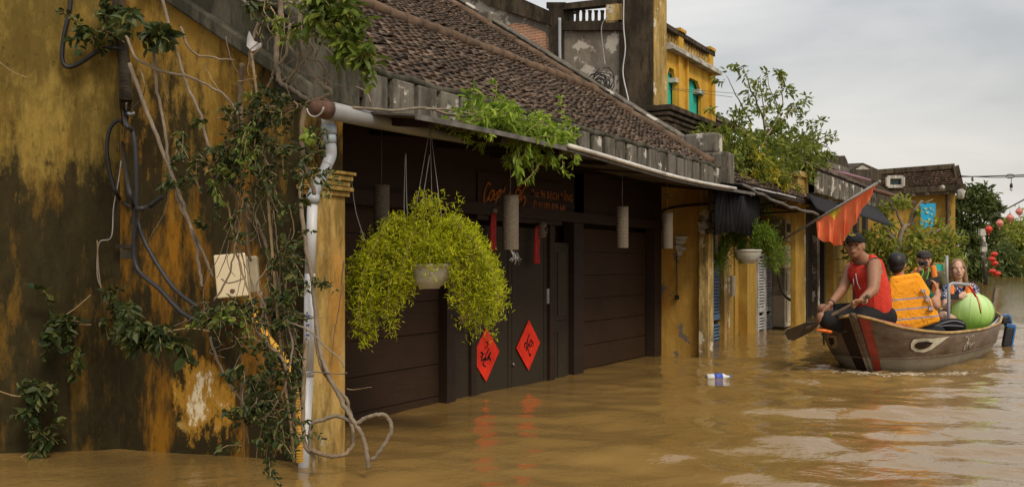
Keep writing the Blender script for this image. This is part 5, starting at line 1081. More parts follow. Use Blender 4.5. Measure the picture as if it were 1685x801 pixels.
def m_hull():
    m = NM('weathered_boat_planks', .55, .4); n = m.noise(2.5, 7, .7, m.pos((1,1,2))); z = m.xyz()['Z']
    c = m.mix(m.rng(n, .35, .68), (.075,.045,.030), (.20,.155,.115)); c = m.mix(m.rng(m.noise(11,6,.7), .52, .68, 0, .7), c, (.16,.07,.035))
    low = m.mix(m.rng(n, .3, .7), (.20,.18,.14), (.32,.30,.25)); c = m.mix(m.rng(z, .145, .15, 1, 0), c, low); c = m.mix(m.rng(z, -.02, .06, .8, 0), c, (.10,.08,.045))
    sm = m.math('FRACT', m.math('MULTIPLY', z, 11.5)); seam = m.math('MULTIPLY', m.rng(sm, .0, .07, 1, 0), m.rng(z, .15, .17)); c = m.mix(m.math('MULTIPLY', seam, .75), c, (.02,.014,.010))
    sc_ = m.noise(30, 6, .75, m.pos((.35,.35,2.2))); c = m.mix(m.rng(sc_, .58, .66, 0, .6), c, (.30,.25,.19)); c = m.mix(m.rng(sc_, .42, .34, 0, .6), c, (.03,.02,.015))
    m.bump(n, .4, .006); m.bump(seam, -.8, .01, m.b.inputs['Normal'].links[0].from_socket); return m.out(c)
M_HULL = m_hull(); M_GUN = simple('worn_yellow_gunwale', (.34,.22,.08), .6, .5, 7, .4, bump=.4); M_INB = simple('boat_inside', (.10,.075,.055), .7, .4, 8, bump=.4)
BT = root('rowing_boat', B(2.3,0,0), 'weathered wooden rowing boat with painted eyes carrying four people', 'boat')
ds = list(np.concatenate([np.linspace(0,.6,12), np.linspace(.75,4.0,20), np.linspace(4.1,LB,10)])); zs_ = [-.30,-.2,-.1,0,.07,.14,.2]
def shell(off, flip):
    b = MB(); rows = []
    for d in ds:
        zz = zs_ + [ .2+(gz(d)-.2)*f for f in (.35,.7,1.0)]; L_ = [hp_(d,-1,z,off) for z in reversed(zz)] + [hp_(d,1,z,off) for z in zz]; rows.append(L_)
    n = len(rows[0]); vs = [p for r_ in rows for p in r_]; fs = [(i*n+j, i*n+j+1, (i+1)*n+j+1, (i+1)*n+j) for i in range(len(rows)-1) for j in range(n-1)]
    b.add(vs, fs, True); o = len(rows)
    b.add(rows[0], [tuple(range(n))]); b.add(rows[-1], [tuple(range(n-1,-1,-1))]); return b
obj('hull', shell(0, 1), M_HULL, BT).modifiers.new('s','SOLIDIFY').thickness = -.022
b = MB()
for s_ in (-1,1): b.tube([hp_(d,s_,gz(d),.004)+UP*.004 for d in ds], .015, 8)
b.tube([hp_(LB,s_,gz(LB),0) for s_ in (-1,1)], .026, 8); obj('gunwale', b, M_GUN, BT)
b = MB()
for s_ in (-1,1): b.tube([hp_(d,s_,.145,.004) for d in ds], .008, 6)
obj('rubbing_strake', b, M_BARKD, BT)
b = MB(); P = [hp_(d,s_,gz(d)-.05-.05*(d<1.25),-.03) for s_, seq in ((1, np.linspace(.08,1.25,12)), (-1, np.linspace(1.25,.08,12))) for d in seq]
b.prism(P, (0,0,-.03)); obj('bow_deck', b, M_INB, BT)
b = MB(); P = [hp_(d,s_,.06,-.03) for s_, seq in ((1, np.linspace(.4,4.5,14)), (-1, np.linspace(4.5,.4,14))) for d in seq]; b.prism(P, (0,0,-.02)); obj('floor_boards', b, M_INB, BT)
for d in (1.72, 3.35, 4.15): b = MB(); b.beam(B(d,-hw(d)+.05,.25), B(d,hw(d)-.05,.25), .22, .03); obj('thwart', b, M_INB, BT)
def strip(name, side, pts, mat, off=.006, th=.006):
    b = MB(); P = [hp_(d,side,z,off) for d, z in pts]; n_ = SD*side*.8 - AX*.3; b.prism(P, n_.normalized()*th); return obj(name, b, mat, BT)
M_PROW = simple('prow_red', (.30,.045,.03), .6, .3, 9, bump=.3)
def band(name, side, d0, d1, mat, off):
    b = MB(); n = 14
    for k in range(5):
     e0, e1 = d0+(d1-d0)*k/5, d0+(d1-d0)*(k+1)/5
     for i in range(n):
        z0_, z1_ = -.1+.66*i/n, -.1+.66*(i+1)/n; q = [hp_(e0,side,min(z0_,gz(e0)),off), hp_(e1,side,min(z0_,gz(e1)),off), hp_(e1,side,min(z1_,gz(e1)),off), hp_(e0,side,min(z1_,gz(e0)),off)]
        b.add(q, [(0,1,2,3)], True)
    return obj(name, b, mat, BT)
band('prow_stripe', 1, .0, .045, M_PROW, .012); band('prow_board', -1, .0, .09, M_POST, .012)
b = MB(); b.tube([hp_(0,0,z) for z in (-.1,.1,.3,.5,.60)], [.024,.024,.026,.030,.026], 8); b.tube([hp_(0,0,.6), hp_(0,0,.6)-AX*.02-UP*.03], [.036,.02], 8); obj('stem_post', b, M_BARKD, BT)
b = MB(); P = [hp_(d,1,gz(d),-.01)+UP*.012 for d in (.02,.1,.3,.5)] + [hp_(d,-1,gz(d),-.01)+UP*.012 for d in (.5,.3,.1,.02)]; b.prism(P, (0,0,.012)); obj('prow_cap', b, M_PROW, BT)
M_EYE = simple('eye_paint', (.50,.46,.36), .6, .2, 12)
def surf(side, pts, off, mat, name, par=BT):
    b = MB(); c = (sum(p[0] for p in pts)/len(pts), sum(p[1] for p in pts)/len(pts)); P = [hp_(d,side,z,off) for d, z in pts]; cc = hp_(c[0],side,c[1],off); n = len(P)
    b.add(P+[cc], [(i,(i+1)%n,n) for i in range(n)], False); return obj(name, b, mat, par)
eye = [(.36,.30),(.40,.345),(.52,.355),(.70,.345),(.86,.348),(1.05,.352),(.95,.325),(.82,.28),(.68,.235),(.54,.205),(.42,.215),(.36,.25)]
def dense(P, k=3): return [(P[i][0]+(P[(i+1)%len(P)][0]-P[i][0])*j/k, P[i][1]+(P[(i+1)%len(P)][1]-P[i][1])*j/k) for i in range(len(P)) for j in range(k)]
ey = surf(1, dense(eye), .012, M_EYE, 'painted_eye'); pup = [(.40,.29),(.45,.315),(.56,.32),(.68,.30),(.60,.265),(.52,.24),(.45,.24),(.41,.26)]; surf(1, dense(pup), .019, M_POST, 'pupil', ey)
ey2 = surf(-1, dense([(.16,.36),(.30,.36),(.44,.25),(.38,.20),(.26,.22),(.18,.29)]), .012, simple('eye_paint_worn',(.30,.22,.14),.7,.3), 'painted_eye'); surf(-1, dense([(.21,.335),(.29,.33),(.36,.26),(.31,.235),(.24,.27)]), .018, M_POST, 'pupil', ey2)
b = MB()
for pts in ([(1.52,.31),(1.56,.32),(1.60,.31),(1.60,.27),(1.55,.24)], [(1.62,.30),(1.58,.18)], [(1.66,.31),(1.68,.30)], [(1.72,.31),(1.76,.32),(1.82,.31)], [(1.50,.20),(1.54,.23),(1.56,.19),(1.52,.18)], [(1.64,.26),(1.62,.15)], [(1.68,.21),(1.71,.24),(1.73,.18),(1.77,.23)], [(1.79,.24),(1.82,.18)], [(1.84,.25),(1.86,.20)]):
    P = smoothpath([hp_(d,1,z,.010) for d,z in pts], 4) if len(pts) > 2 else [hp_(d,1,z,.010) for d,z in pts]; b.tube(P, .004, 4)
obj('chalk_lettering', b, simple('worn_white_paint',(.42,.38,.32),.8,.3), BT)
b = MB()
for k in range(4): P = [B(4.3+.05*k, -.2, .30+.05*k) + SD*.1*t + AX*(.12*math.sin(t*1.1+k)) for t in range(6)]; b.tube(P, .03, 7)
obj('stern_clutter', b, M_BARKD, BT)
b = MB(); b.tube(smoothpath([PD(1606,549,11.9), PD(1622,543,12.0), PD(1637,532,12.2), PD(1646,523,12.4)]), .022, 8); thing1('white_tube', b, M_WHITE_SH, 'curved white tube lying along the boat stern', 'tube')
b = MB(); b.beam(PD(1634,512,12.7), PD(1640,473,12.7), .055, .05); thing1('stern_post', b, M_BARKG, 'short upright wooden post at the boat stern', 'post')
for (pts, lab) in (((1655,571,1662,533), 'long blue and black fender hanging outside the boat stern'), ((1655,532,1652,518), 'short blue fender at the boat stern corner')):
    a, c = PD(pts[0],pts[1],12.75), PD(pts[2],pts[3],12.75); t = root('boat_fender', a, lab, 'fender', None); b = MB(); b.beam(a, c-(c-a)*.12, .11, .07, up=FW); obj('pad', b, M_BLACK, t, bevel=.02)
    b = MB(); b.beam(c-(c-a)*.13, c, .115, .075, up=FW); b.beam(a+RT*.062, c+RT*.062-(c-a)*.1, .02, .07, up=FW); obj('blue_sleeve', b, simple('blue_plastic',(.03,.13,.36),.5,.2), t)
# green silk lantern on the gunwale
gl = PD(1600,513,11.7); t = root('green_lantern', gl-UP*.22, 'round lime green silk lantern resting on the boat side', 'lantern'); b = MB(); n, mseg = 48, 16; vs = []
for i in range(mseg+1):
    ph = math.pi*i/mseg
    for j in range(n): a = 2*math.pi*j/n; k = 1-.035*abs(math.sin(a*6))**3 * 0 + .010*(abs(math.sin(a*6))-1); vs.append(gl + RT*.236*math.sin(ph)*math.cos(a)*k + FW*.236*math.sin(ph)*math.sin(a)*k + UP*-.225*math.cos(ph))
b.add(vs, [(i*n+j, i*n+(j+1)%n, (i+1)*n+(j+1)%n, (i+1)*n+j) for i in range(mseg) for j in range(n)], True)
mg = NM('green_silk', .5, .3); zz = mg.xyz()['Z']; cg = mg.mix(mg.rng(zz, gl.z-.15, gl.z+.2), (.50,.84,.16), (.74,.95,.55)); mg.out(cg); tr = mg.n('ShaderNodeBsdfTranslucent'); mg.lk(cg, tr.inputs[0]); mx = mg.n('ShaderNodeMixShader'); mx.inputs[0].default_value = .35  # silk colour grows paler toward the top, a highlight painted into the base colour
mg.t.links.new(mg.b.outputs[0], mx.inputs[1]); mg.t.links.new(tr.outputs[0], mx.inputs[2]); mg.t.links.new(mx.outputs[0], mg.t.nodes['Material Output'].inputs[0])
obj('silk_shade', b, mg.mat, t, ); b = MB()
for j in range(0, 12): a = 2*math.pi*j/12; b.tube([gl + RT*.243*math.sin(p_)*math.cos(a) + FW*.243*math.sin(p_)*math.sin(a) - UP*.226*math.cos(p_) for p_ in np.linspace(.05,3.09,14)], .0025, 4)
obj('ribs', b, simple('pale_green_rib',(.5,.8,.25),.6,.1), t)
b = MB(); b.tube([PD(1607,488,11.4), PD(1611,500,11.35), PD(1614,515,11.4)], .008, 6); b.tube(smoothpath([PD(1594,470,11.45), PD(1600,478,11.4), PD(1606,488,11.4)]), .012, 6); obj('cord', b, M_RED, t)
# grey pipe frame
b = MB(); b.tube([PD(1561,546,11.35), PD(1561,500,11.35), PD(1561,474,11.35), PD(1563,468,11.37), PD(1568,466,11.4), PD(1582,467,11.4), PD(1595,469,11.4)], .019, 10)
thing1('pipe_frame', b, M_PVCG, 'grey bent pipe frame standing in the boat before the woman', 'pipe frame')
# backpack
bp = root('backpack', PD(1557,550,11.0), 'black backpack lying in the boat left of the green lantern', 'backpack'); b = MB(); c = PD(1560,537,11.05)
b.ell(c, RT*.20, FW*.16, UP*.085); b.ell(c+RT*.06+UP*.03, RT*.13, FW*.12, UP*.065); b.ell(c-RT*.14-UP*.01, RT*.12, FW*.12, UP*.055); obj('bag', b, M_TARP, bp, remesh=.014, smooth_it=3)
b = MB(); b.tube(smoothpath([c-RT*.24-UP*.01-FW*.12, c-RT*.10+UP*.05-FW*.13, c+RT*.02+UP*.07-FW*.13, c+RT*.12+UP*.04-FW*.14]), .012, 6); b.tube(smoothpath([c-RT*.20+UP*.0-FW*.13, c-RT*.06+UP*.02-FW*.15, c+RT*.10+UP*.01-FW*.15]), .010, 6); obj('strap', b, simple('grey_strap',(.10,.10,.11),.5,.2), bp)

# ------------------------------------------------------------------ people
def J(px, py, d): return PD(px, py, d)
def head(mb, c, f, up, s=1.0):
    """skull, jaw, nose, ears added to a body mesh; f faces forward, c is the head centre"""
    f = f.normalized(); up = (up - f*up.dot(f)).normalized(); sd = f.cross(up)
    mb.ell(c+up*.02*s-f*.012*s, sd*.074*s, f*.092*s, up*.100*s); mb.ell(c-up*.035*s+f*.018*s, sd*.062*s, f*.070*s, up*.082*s); mb.ell(c-up*.082*s+f*.045*s, sd*.034*s, f*.034*s, up*.028*s)
    mb.capsule(c+f*.078*s+up*.012*s, c+f*.104*s-up*.022*s, .011*s, .016*s, 8)
    mb.ell(c+f*.094*s-up*.050*s, sd*.026*s, f*.014*s, up*.009*s, 10, 8); mb.ell(c+f*.090*s-up*.063*s, sd*.022*s, f*.013*s, up*.008*s, 10, 8)
    mb.ell(c+f*.079*s+up*.030*s, sd*.050*s, f*.007*s, up*.009*s, 10, 8)
    for k in (-1,1): mb.ell(c+sd*k*.076*s-f*.006*s-up*.008*s, sd*.010*s, f*.020*s, up*.032*s, 10, 8); mb.ell(c+sd*k*.040*s+f*.062*s-up*.018*s, sd*.026*s, f*.017*s, up*.026*s, 10, 8)
    return f, up, sd
def face(par, c, f, up, sd, s=1.0, squint=1.0, mouth=(.24,.09,.07), brow=(.06,.035,.025), w_=1.0):
    b = MB()
    for k in (-1,1): b.cur = 0; e = c+sd*k*.032*s+f*.085*s+up*.006*s; b.ell(e, sd*.011*s, f*.005*s, up*.0045*s*squint, 10, 6); b.cur = 1; b.ell(e+f*.002*s, sd*.005*s, f*.0055*s, up*.0055*s*squint, 8, 6)
    o = obj('eyes', b, [simple('eye_lid',(.10,.055,.04),.5,.1), M_BLACK], par)
    b = MB()
    for k in (-1,1): b.tube([c+sd*k*.014*s+f*.096*s+up*.026*s, c+sd*k*.032*s+f*.095*s+up*.031*s, c+sd*k*.052*s+f*.080*s+up*.026*s], [.0022*s*w_,.003*s*w_,.0015*s], 6)
    obj('eyebrows', b, simple('brow',brow,.8,.1), par)
    b = MB(); b.tube([c-sd*.024*s+f*.095*s-up*.0555*s, c+f*.108*s-up*.057*s, c+sd*.024*s+f*.095*s-up*.0555*s], [.002*s,.0045*s,.002*s], 6); obj('mouth', b, simple('lips',mouth,.5,.1), par)
def hand(mb, w0, dirv, palm_n, s=1.0, curl=1.0):
    """palm, four bent fingers of unequal length, thumb off the side"""
    d = dirv.normalized(); n = (palm_n - d*palm_n.dot(d)).normalized(); sd = d.cross(n)
    mb.ell(w0+d*.045*s, d*.052*s, sd*.040*s, n*.017*s, 12, 8)
    for k, ln in ((-1.5,.062),(-.5,.074),(.5,.070),(1.5,.055)):
        a = w0 + d*.080*s + sd*k*.021*s; b_ = a + (d*math.cos(.6*curl)+n*math.sin(.6*curl))*ln*.45*s; c = b_ + (d*math.cos(1.6*curl)+n*math.sin(1.6*curl))*ln*.35*s; e = c + (d*math.cos(2.4*curl)+n*math.sin(2.4*curl))*ln*.28*s
        mb.capsule(a-d*.02*s, b_, .0098*s, .009*s, 8); mb.capsule(b_, c, .009*s, .0085*s, 8); mb.capsule(c, e, .0085*s, .007*s, 8)
    a = w0 + d*.025*s - sd*.030*s; b_ = a + (d*.6 - sd*.75 + n*.3).normalized()*.036*s; c = b_ + (d*.8 + n*.6).normalized()*.032*s
    mb.capsule(a, b_, .013*s, .011*s, 8); mb.capsule(b_, c, .011*s, .009*s, 8)

# --- rower at the bow
PR = root('person', J(1440,530,9.95), 'man in red sleeveless shirt and black cap rowing at the bow', 'person', None)
hc_ = J(1407,405,9.84); fr_ = (-RT*.55 - FW*.84 + UP*.06); b = MB(); f, u, s_ = head(b, hc_, fr_, UP - RT*.05, 1.14)
nk = J(1415,425,9.90); b.capsule(hc_-u*.05-f*.02, nk, .066, .078); b.capsule(nk, J(1432,434,9.92), .078, .075)
shN = J(1438,436,9.76); shF = J(1400,442,10.14)
b.ell(J(1429,452,9.97), RT*.15, FW*.16, UP*.16); b.capsule(J(1431,460,9.97), J(1438,515,10.0), .15, .145)
b.capsule(shN, J(1438,464,9.62), .075, .062); b.capsule(J(1438,464,9.62), J(1436,478,9.58), .062,.056); b.capsule(J(1436,478,9.58), J(1418,493,9.48), .054, .032); hN = J(1417,495,9.48); hand(b, hN, (-RT*.92 - FW*.1 - UP*.12), (-UP*.6 - FW*.5), 1.02)
b.capsule(shF, J(1386,477,10.02), .064, .052); b.capsule(J(1386,477,10.02), J(1366,500,9.86), .050, .030); hF = J(1364,503,9.84); hand(b, hF, (-RT*.55 - UP*.75), (-FW*.6 + RT*.4 -UP*.2), 1.02, .9)
# knees and shins below the shorts
b.capsule(J(1372,524,9.72), J(1352,522,9.72), .062, .056); b.capsule(J(1352,524,9.72), J(1385,538,9.85), .056, .045); b.capsule(J(1385,538,9.85), J(1402,540,9.8), .044, .03)
b.capsule(J(1380,512,10.1), J(1353,508,10.1), .062, .055); b.capsule(J(1353,510,10.1), J(1372,540,10.1), .052, .036)
body = obj('body', b, M_SKIN, PR, remesh=.0085, smooth_it=2); face(body, hc_, f, u, s_, 1.14, .7)
b = MB(); b.ell(J(1423,450,9.98), RT*.172, FW*.18, UP*.16); b.capsule(J(1431,462,9.98), J(1438,498,10.0), .175, .178); b.capsule(J(1438,498,10.0), J(1440,514,10.0), .178, .165); b.capsule(J(1436,428,9.86), J(1408,432,10.06), .060,.060); b.capsule(J(1444,434,9.92), J(1452,480,9.98), .060, .09)
obj('sleeveless_shirt', b, cloth_mat('red_jersey',(.62,.055,.035), 6, 1.0), PR, remesh=.011, smooth_it=4)
b = MB(); c0 = shN + (shN-shF).normalized()*.030; ring_u = UP; ring_v = (-RT*.4-FW*.9).normalized(); ax1 = (shN-shF).normalized(); vv = ax1.cross(UP).normalized()
b.tube([c0 - UP*.03 + UP*math.cos(a)*.100 + vv*math.sin(a)*.080 - ax1*.028*abs(math.sin(a)) for a in np.linspace(0,6.28,22)], .007, 5); b.tube([nk+UP*.004+f*.0 + (RT*math.cos(a)*.090+FW*math.sin(a)*.09) - UP*.02 - UP*.03*(1+math.sin(-a+1.0)) for a in np.linspace(0,6.28,20)], .005, 5)
obj('shirt_trim', b, M_BLACK, PR)
b = MB(); b.tube(smoothpath([J(1408,450,9.79), J(1411,466,9.79), J(1416,476,9.78)]), .005, 5); b.tube([J(1404,458,9.82), J(1405,470,9.82)], .004, 5); obj('shirt_print', b, M_WHITE_SH, PR)
b = MB(); b.capsule(J(1448,520,9.98), J(1410,522,9.82), .135, .10); b.capsule(J(1410,522,9.82), J(1361,526,9.72), .10, .092); b.capsule(J(1361,527,9.74), J(1390,540,9.85), .078, .06); b.capsule(J(1446,520,10.02), J(1410,512,10.06), .125, .095); b.capsule(J(1410,512,10.06), J(1374,511,10.1), .095, .075); b.capsule(J(1453,522,9.98), J(1438,526,9.98), .14, .12)
obj('shorts', b, M_SHORTS, PR, remesh=.013, smooth_it=4)
b = MB(); b.obox(J(1444,522,9.83), RT*.012, FW*.006, UP*.025); obj('key_tag', b, M_WHITE_SH, PR)
cp_ = MB(); cp_.ell(hc_+u*.060-f*.010, s_*.094, f*.112, u*.078); cap = obj('cap', cp_, M_SHORTS, PR, remesh=.009, smooth_it=2)
b = MB(); n = 12; P = []
for i in range(n+1): a = -1.25+2.5*i/n; P.append((hc_+u*.048+s_*math.sin(a)*.090+f*.088*math.cos(a), hc_+u*(.030+.014*math.cos(a))+s_*math.sin(a)*.096+f*(.082+.115*math.cos(a)**.7 if math.cos(a)>0 else .075)))
b.add([p for q_ in P for p in q_], [(2*i,2*i+2,2*i+3,2*i+1) for i in range(n)], True); br_ = obj('cap_brim', b, M_SHORTS, cap); br_.modifiers.new('s','SOLIDIFY').thickness = .008
b = MB(); q0 = hc_+u*.098+f*.084
for du, dv in ((0,0),(.018,.006),(-.018,.005),(.032,.012),(0,.014)): b.ell(q0+s_*du+u*dv-f*dv*.5, s_*.009, f*.008, u*.007, 8, 6)
b.ell(hc_+u*.02-f*.100-s_*.02, s_*.02, f*.012, u*.03, 8, 6); obj('cap_badge', b, simple('gold_thread',(.42,.34,.05),.6,.3,60), cap)
b = MB(); b.ell(hc_+u*.020-f*.030, s_*.0895, f*.096, u*.092); hr = obj('hair', b, M_HAIR, PR, remesh=.01, smooth_it=2)
b = MB(); c = J(1421,493.5,9.51); ad_ = (J(1444,481,9.62)-c).normalized(); e1 = ad_.orthogonal().normalized(); e2 = ad_.cross(e1)
b.tube([c+(e1*math.cos(a)+e2*math.sin(a))*.036 for a in np.linspace(0,6.28,16)], .010, 6); obj('bead_bracelet', b, simple('beads',(.55,.45,.30),.5,.4,80), PR)
b = MB(); c = J(1368,498,9.88); ad_ = (J(1391,474,10.02)-c).normalized(); e1 = ad_.orthogonal().normalized(); e2 = ad_.cross(e1)
b.tube([c+(e1*math.cos(a)+e2*math.sin(a))*.033 for a in np.linspace(0,6.28,16)], .009, 6); obj('wristband', b, M_BLACK, PR)
# paddle
pd_ = root('paddle', J(1345,533,9.75), 'dark wooden paddle held over the water by the rower', 'paddle'); b = MB(); a0, a1 = J(1428,487,9.44), J(1340,534,9.78); b.tube([a0, a1, J(1325,541,9.8)], [.017,.016,.02], 10); b.ell(a0, RT*.022, FW*.022, UP*.022); obj('shaft', b, M_BARKD, pd_)
ax_ = (J(1297,552,9.9)-J(1345,531,9.75)).normalized(); wv = ax_.cross(FW).normalized(); b = MB(); o0 = J(1346,531,9.76); th_ = ax_.cross(wv)*.012
b.prism([o0+ax_*x+wv*y for x,y in ((0,-.018),(.10,-.055),(.30,-.065),(.345,-.05),(.35,.035),(.30,.065),(.10,.055),(0,.018))], th_); obj('blade', b, simple('wet_wood',(.045,.03,.02),.35,.3,9,.5), pd_, bevel=.004)
b = MB(); b.ell(J(1352,543,9.72), RT*.06, FW*.10, UP*.016); b.ell(J(1362,545,9.72), RT*.04, FW*.08, UP*.018); thing1('orange_sandal', b, simple('orange_rubber',(.80,.20,.04),.5,.1), 'orange rubber sandal on the bow edge under the knee', 'sandal')
b = MB(); b.tube([J(1356,548,9.75), J(1355,556,9.74), J(1356,567,9.75)], .009, 6); b.obox(J(1356,550,9.75), RT*.02, FW*.02, UP*.012); thing1('black_strap', b, M_BLACK, 'short black strap dangling outside the left bow', 'strap')

# --- man seen from behind in a thick orange vest
def vest_mat(name, base, c, up, bands, soft=.006):
    m = NM(name, .75, .2); g_ = m.n('ShaderNodeVectorMath', operation='SUBTRACT'); m.t.links.new(m.g.outputs['Position'], g_.inputs[0]); g_.inputs[1].default_value = c
    dt = m.n('ShaderNodeVectorMath', operation='DOT_PRODUCT'); m.t.links.new(g_.outputs[0], dt.inputs[0]); dt.inputs[1].default_value = up; v = dt.outputs['Value']
    n = m.noise(7,4); col = m.mix(m.rng(n,.3,.7), tuple(x*.88 for x in base), base)
    for h0, h1 in bands: k = m.math('MULTIPLY', m.rng(v, h0-.002, h0), m.rng(v, h1, h1+.002, 1, 0)); col = m.mix(k, col, (.34,.29,.34))
    m.bump(m.noise(5,5,.6,None,1.5), .9, .04); return m.out(col)
P2 = root('person', J(1495,545,10.8), 'dark haired man in orange life vest seen from behind, raising a phone', 'person')
b = MB(); h2 = J(1476,435,10.85); f2 = (RT*.45 + FW*.85 - UP*.05); f, u, s_ = head(b, h2, f2, UP, 1.14); b.capsule(h2-u*.05, J(1482,462,10.9), .055, .062)
b.capsule(J(1485,478,10.95), J(1500,535,10.95), .13, .13); b.capsule(J(1460,472,10.95), J(1510,470,10.85), .07, .07)
el = J(1541,503,10.72); b.capsule(J(1512,470,10.8), J(1530,488,10.75), .052, .046); b.capsule(J(1530,488,10.75), el, .046, .044); b.capsule(el, J(1542,478,10.8), .044, .028); hd2 = J(1542,476,10.8); hand(b, hd2, (UP*.85 - RT*.25), (-RT*.5 + FW*.4), 1.0, .7)
b.capsule(J(1460,475,10.95), J(1455,510,11.0), .05,.045)
body = obj('body', b, M_SKIN_M, P2, remesh=.0085, smooth_it=2)
b = MB(); b.ell(h2+u*.034-f*.022, s_*.097, f*.110, u*.106); b.ell(h2-u*.03-f*.052, s_*.078, f*.060, u*.07)
for k_ in range(26): q_ = Vector(rdir(1,.8)[0]); b.capsule(h2+u*.03+q_*.085, h2+u*.035+q_*.112, .016, .008, 6)
b.ell(h2+u*.03, s_*.05, f*.05, u*.05); obj('hair', b, M_HAIR, P2, remesh=.009, smooth_it=1)
b = MB(); b.capsule(J(1508,464,10.85), J(1529,487,10.75), .064, .056); b.capsule(J(1460,470,10.95), J(1510,468,10.86), .078, .078); b.capsule(J(1488,478,10.97), J(1502,535,10.97), .14, .14); obj('green_shirt', b, M_GREENC, P2, remesh=.012, smooth_it=3)
vc = J(1498,500,10.74); vu = (UP*.97 - RT*.10).normalized(); vs_ = (RT*.97 + UP*.13).normalized(); b = MB()
pts = [(1468,457),(1509,451),(1516,462),(1528,482),(1535,500),(1544,527),(1500,541),(1456,544),(1461,500),(1464,470)]
def slab_round(pts, d, th, r):
    b = MB()
    for i in range(len(pts)): a, c = pts[i], pts[(i+1)%len(pts)]; b.capsule(J(*a,d), J(*c,d), r, r, 8)
    b.prism([J(x,y,d)-FW*th for x,y in pts], FW*2*th); b.prism([J(x,y,d)-FW*(th+.012) for x,y in [((p[0]-1499)*.86+1499,(p[1]-498)*.86+498) for p in pts]], FW*(2*th+.03)); return b
VM = vest_mat('vest_orange_banded', (.92,.36,.02), vc, vu, [(-.165,-.148),(-.055,-.038),(.055,.072)])
o = obj('life_vest', slab_round([((x-1499)*.93+1499,(y-498)*.94+498) for x,y in pts], 10.74, .035, .040), VM, P2, remesh=.013, smooth_it=5)
b = MB(); b.ell(J(1484,457,10.82), RT*.085, FW*.07, UP*.028); b.capsule(J(1478,457,10.8), J(1462,485,10.98), .04, .04); obj('vest_collar', b, M_LIFE2, o, remesh=.012, smooth_it=3)
b = MB()
for (x,y) in ((1519,478),(1526,493),(1531,508)): b.obox(J(x,y,10.66), RT*.022, FW*.014, UP*.016)
b.tube([J(1521,480,10.67), J(1529,494,10.67), J(1535,512,10.68)], .009, 6); obj('buckles', b, M_STRIPE, o)
b = MB(); b.capsule(J(1500,545,10.8), J(1545,548,10.85), .10, .08); b.capsule(J(1470,545,10.9), J(1500,545,10.9), .12, .1); obj('dark_trousers', b, M_SHORTS, P2, remesh=.014, smooth_it=3)
b = MB(); c = J(1535,462,10.8); b.obox(c, (RT*.95+UP*.25).normalized()*.070, FW*.006, (UP*.95-RT*.25).normalized()*.035); thing1('mobile_phone', b, M_BLACK, 'black phone in the raised hand of the man in orange vest', 'phone')
b = MB(); b.tube([J(1456,450,11.3), J(1462,455,11.3)], .02, 6) 
# --- man with cap at the stern
P3 = root('person', J(1530,520,12.7), 'man in dark cap, olive shirt and orange straps holding a camera to his face', 'person')
b = MB(); h3 = J(1521,428,12.7); f3 = (-RT*.1 - FW); f, u, s_ = head(b, h3, f3, UP, 1.08); b.capsule(h3-u*.05, J(1523,447,12.74), .052, .058)
b.capsule(J(1524,458,12.78), J(1528,510,12.8), .13, .13); b.capsule(J(1505,452,12.75), J(1545,452,12.75), .06, .06)
b.capsule(J(1504,452,12.75), J(1499,472,12.6), .048, .04); b.capsule(J(1499,472,12.6), J(1510,450,12.52), .038, .028); hand(b, J(1510,450,12.52), (UP + RT*.2), (RT*.8), 1.0, .9)
b.capsule(J(1548,455,12.75), J(1557,480,12.65), .048, .04); b.capsule(J(1557,480,12.65), J(1540,490,12.5), .038, .028)
body = obj('body', b, M_SKIN_M, P3, remesh=.010, smooth_it=2); face(body, h3, f, u, s_, 1.0, .7)
b = MB(); b.capsule(J(1524,460,12.78), J(1528,515,12.8), .145, .145); b.capsule(J(1506,453,12.75), J(1546,453,12.75), .068, .068); b.capsule(J(1548,455,12.75), J(1558,482,12.65), .060, .048); b.capsule(J(1505,454,12.75), J(1499,468,12.65), .055, .046); obj('olive_shirt', b, M_OLIVE, P3, remesh=.013, smooth_it=3)
b = MB(); b.capsule(J(1508,444,12.64), J(1503,462,12.62), .034, .036); b.capsule(J(1536,440,12.62), J(1539,468,12.58), .036, .04); b.capsule(J(1539,468,12.58), J(1538,500,12.6), .04, .05); obj('life_vest', b, M_LIFE2, P3, remesh=.012, smooth_it=3)
b = MB(); b.tube(smoothpath([J(1515,437,12.52), J(1519,446,12.52), J(1516,458,12.52), J(1520,466,12.55)]), .010, 6); b.tube(smoothpath([J(1528,440,12.56), J(1527,452,12.56), J(1524,462,12.56)]), .006, 6); obj('green_lanyard', b, simple('neon_green',(.15,.60,.05),.6,.1), P3)
b = MB(); b.ell(h3+u*.06-f*.008, s_*.094, f*.106, u*.066); b.ell(h3+u*.040+f*.075, s_*.070, f*.058, u*.012); obj('cap', b, simple('charcoal_cap',(.035,.03,.032),.8,.3), P3, remesh=.010, smooth_it=2)
b = MB(); b.obox(J(1519,433,12.50), RT*.05, FW*.018, UP*.028); b.cur = 1; b.lathe(J(1519,433,12.47), [(.022,-.01),(.022,.01)], 12); thing1('camera', b, [M_BLACK, M_SHORTS], 'small dark camera held in front of the capped man face', 'camera')
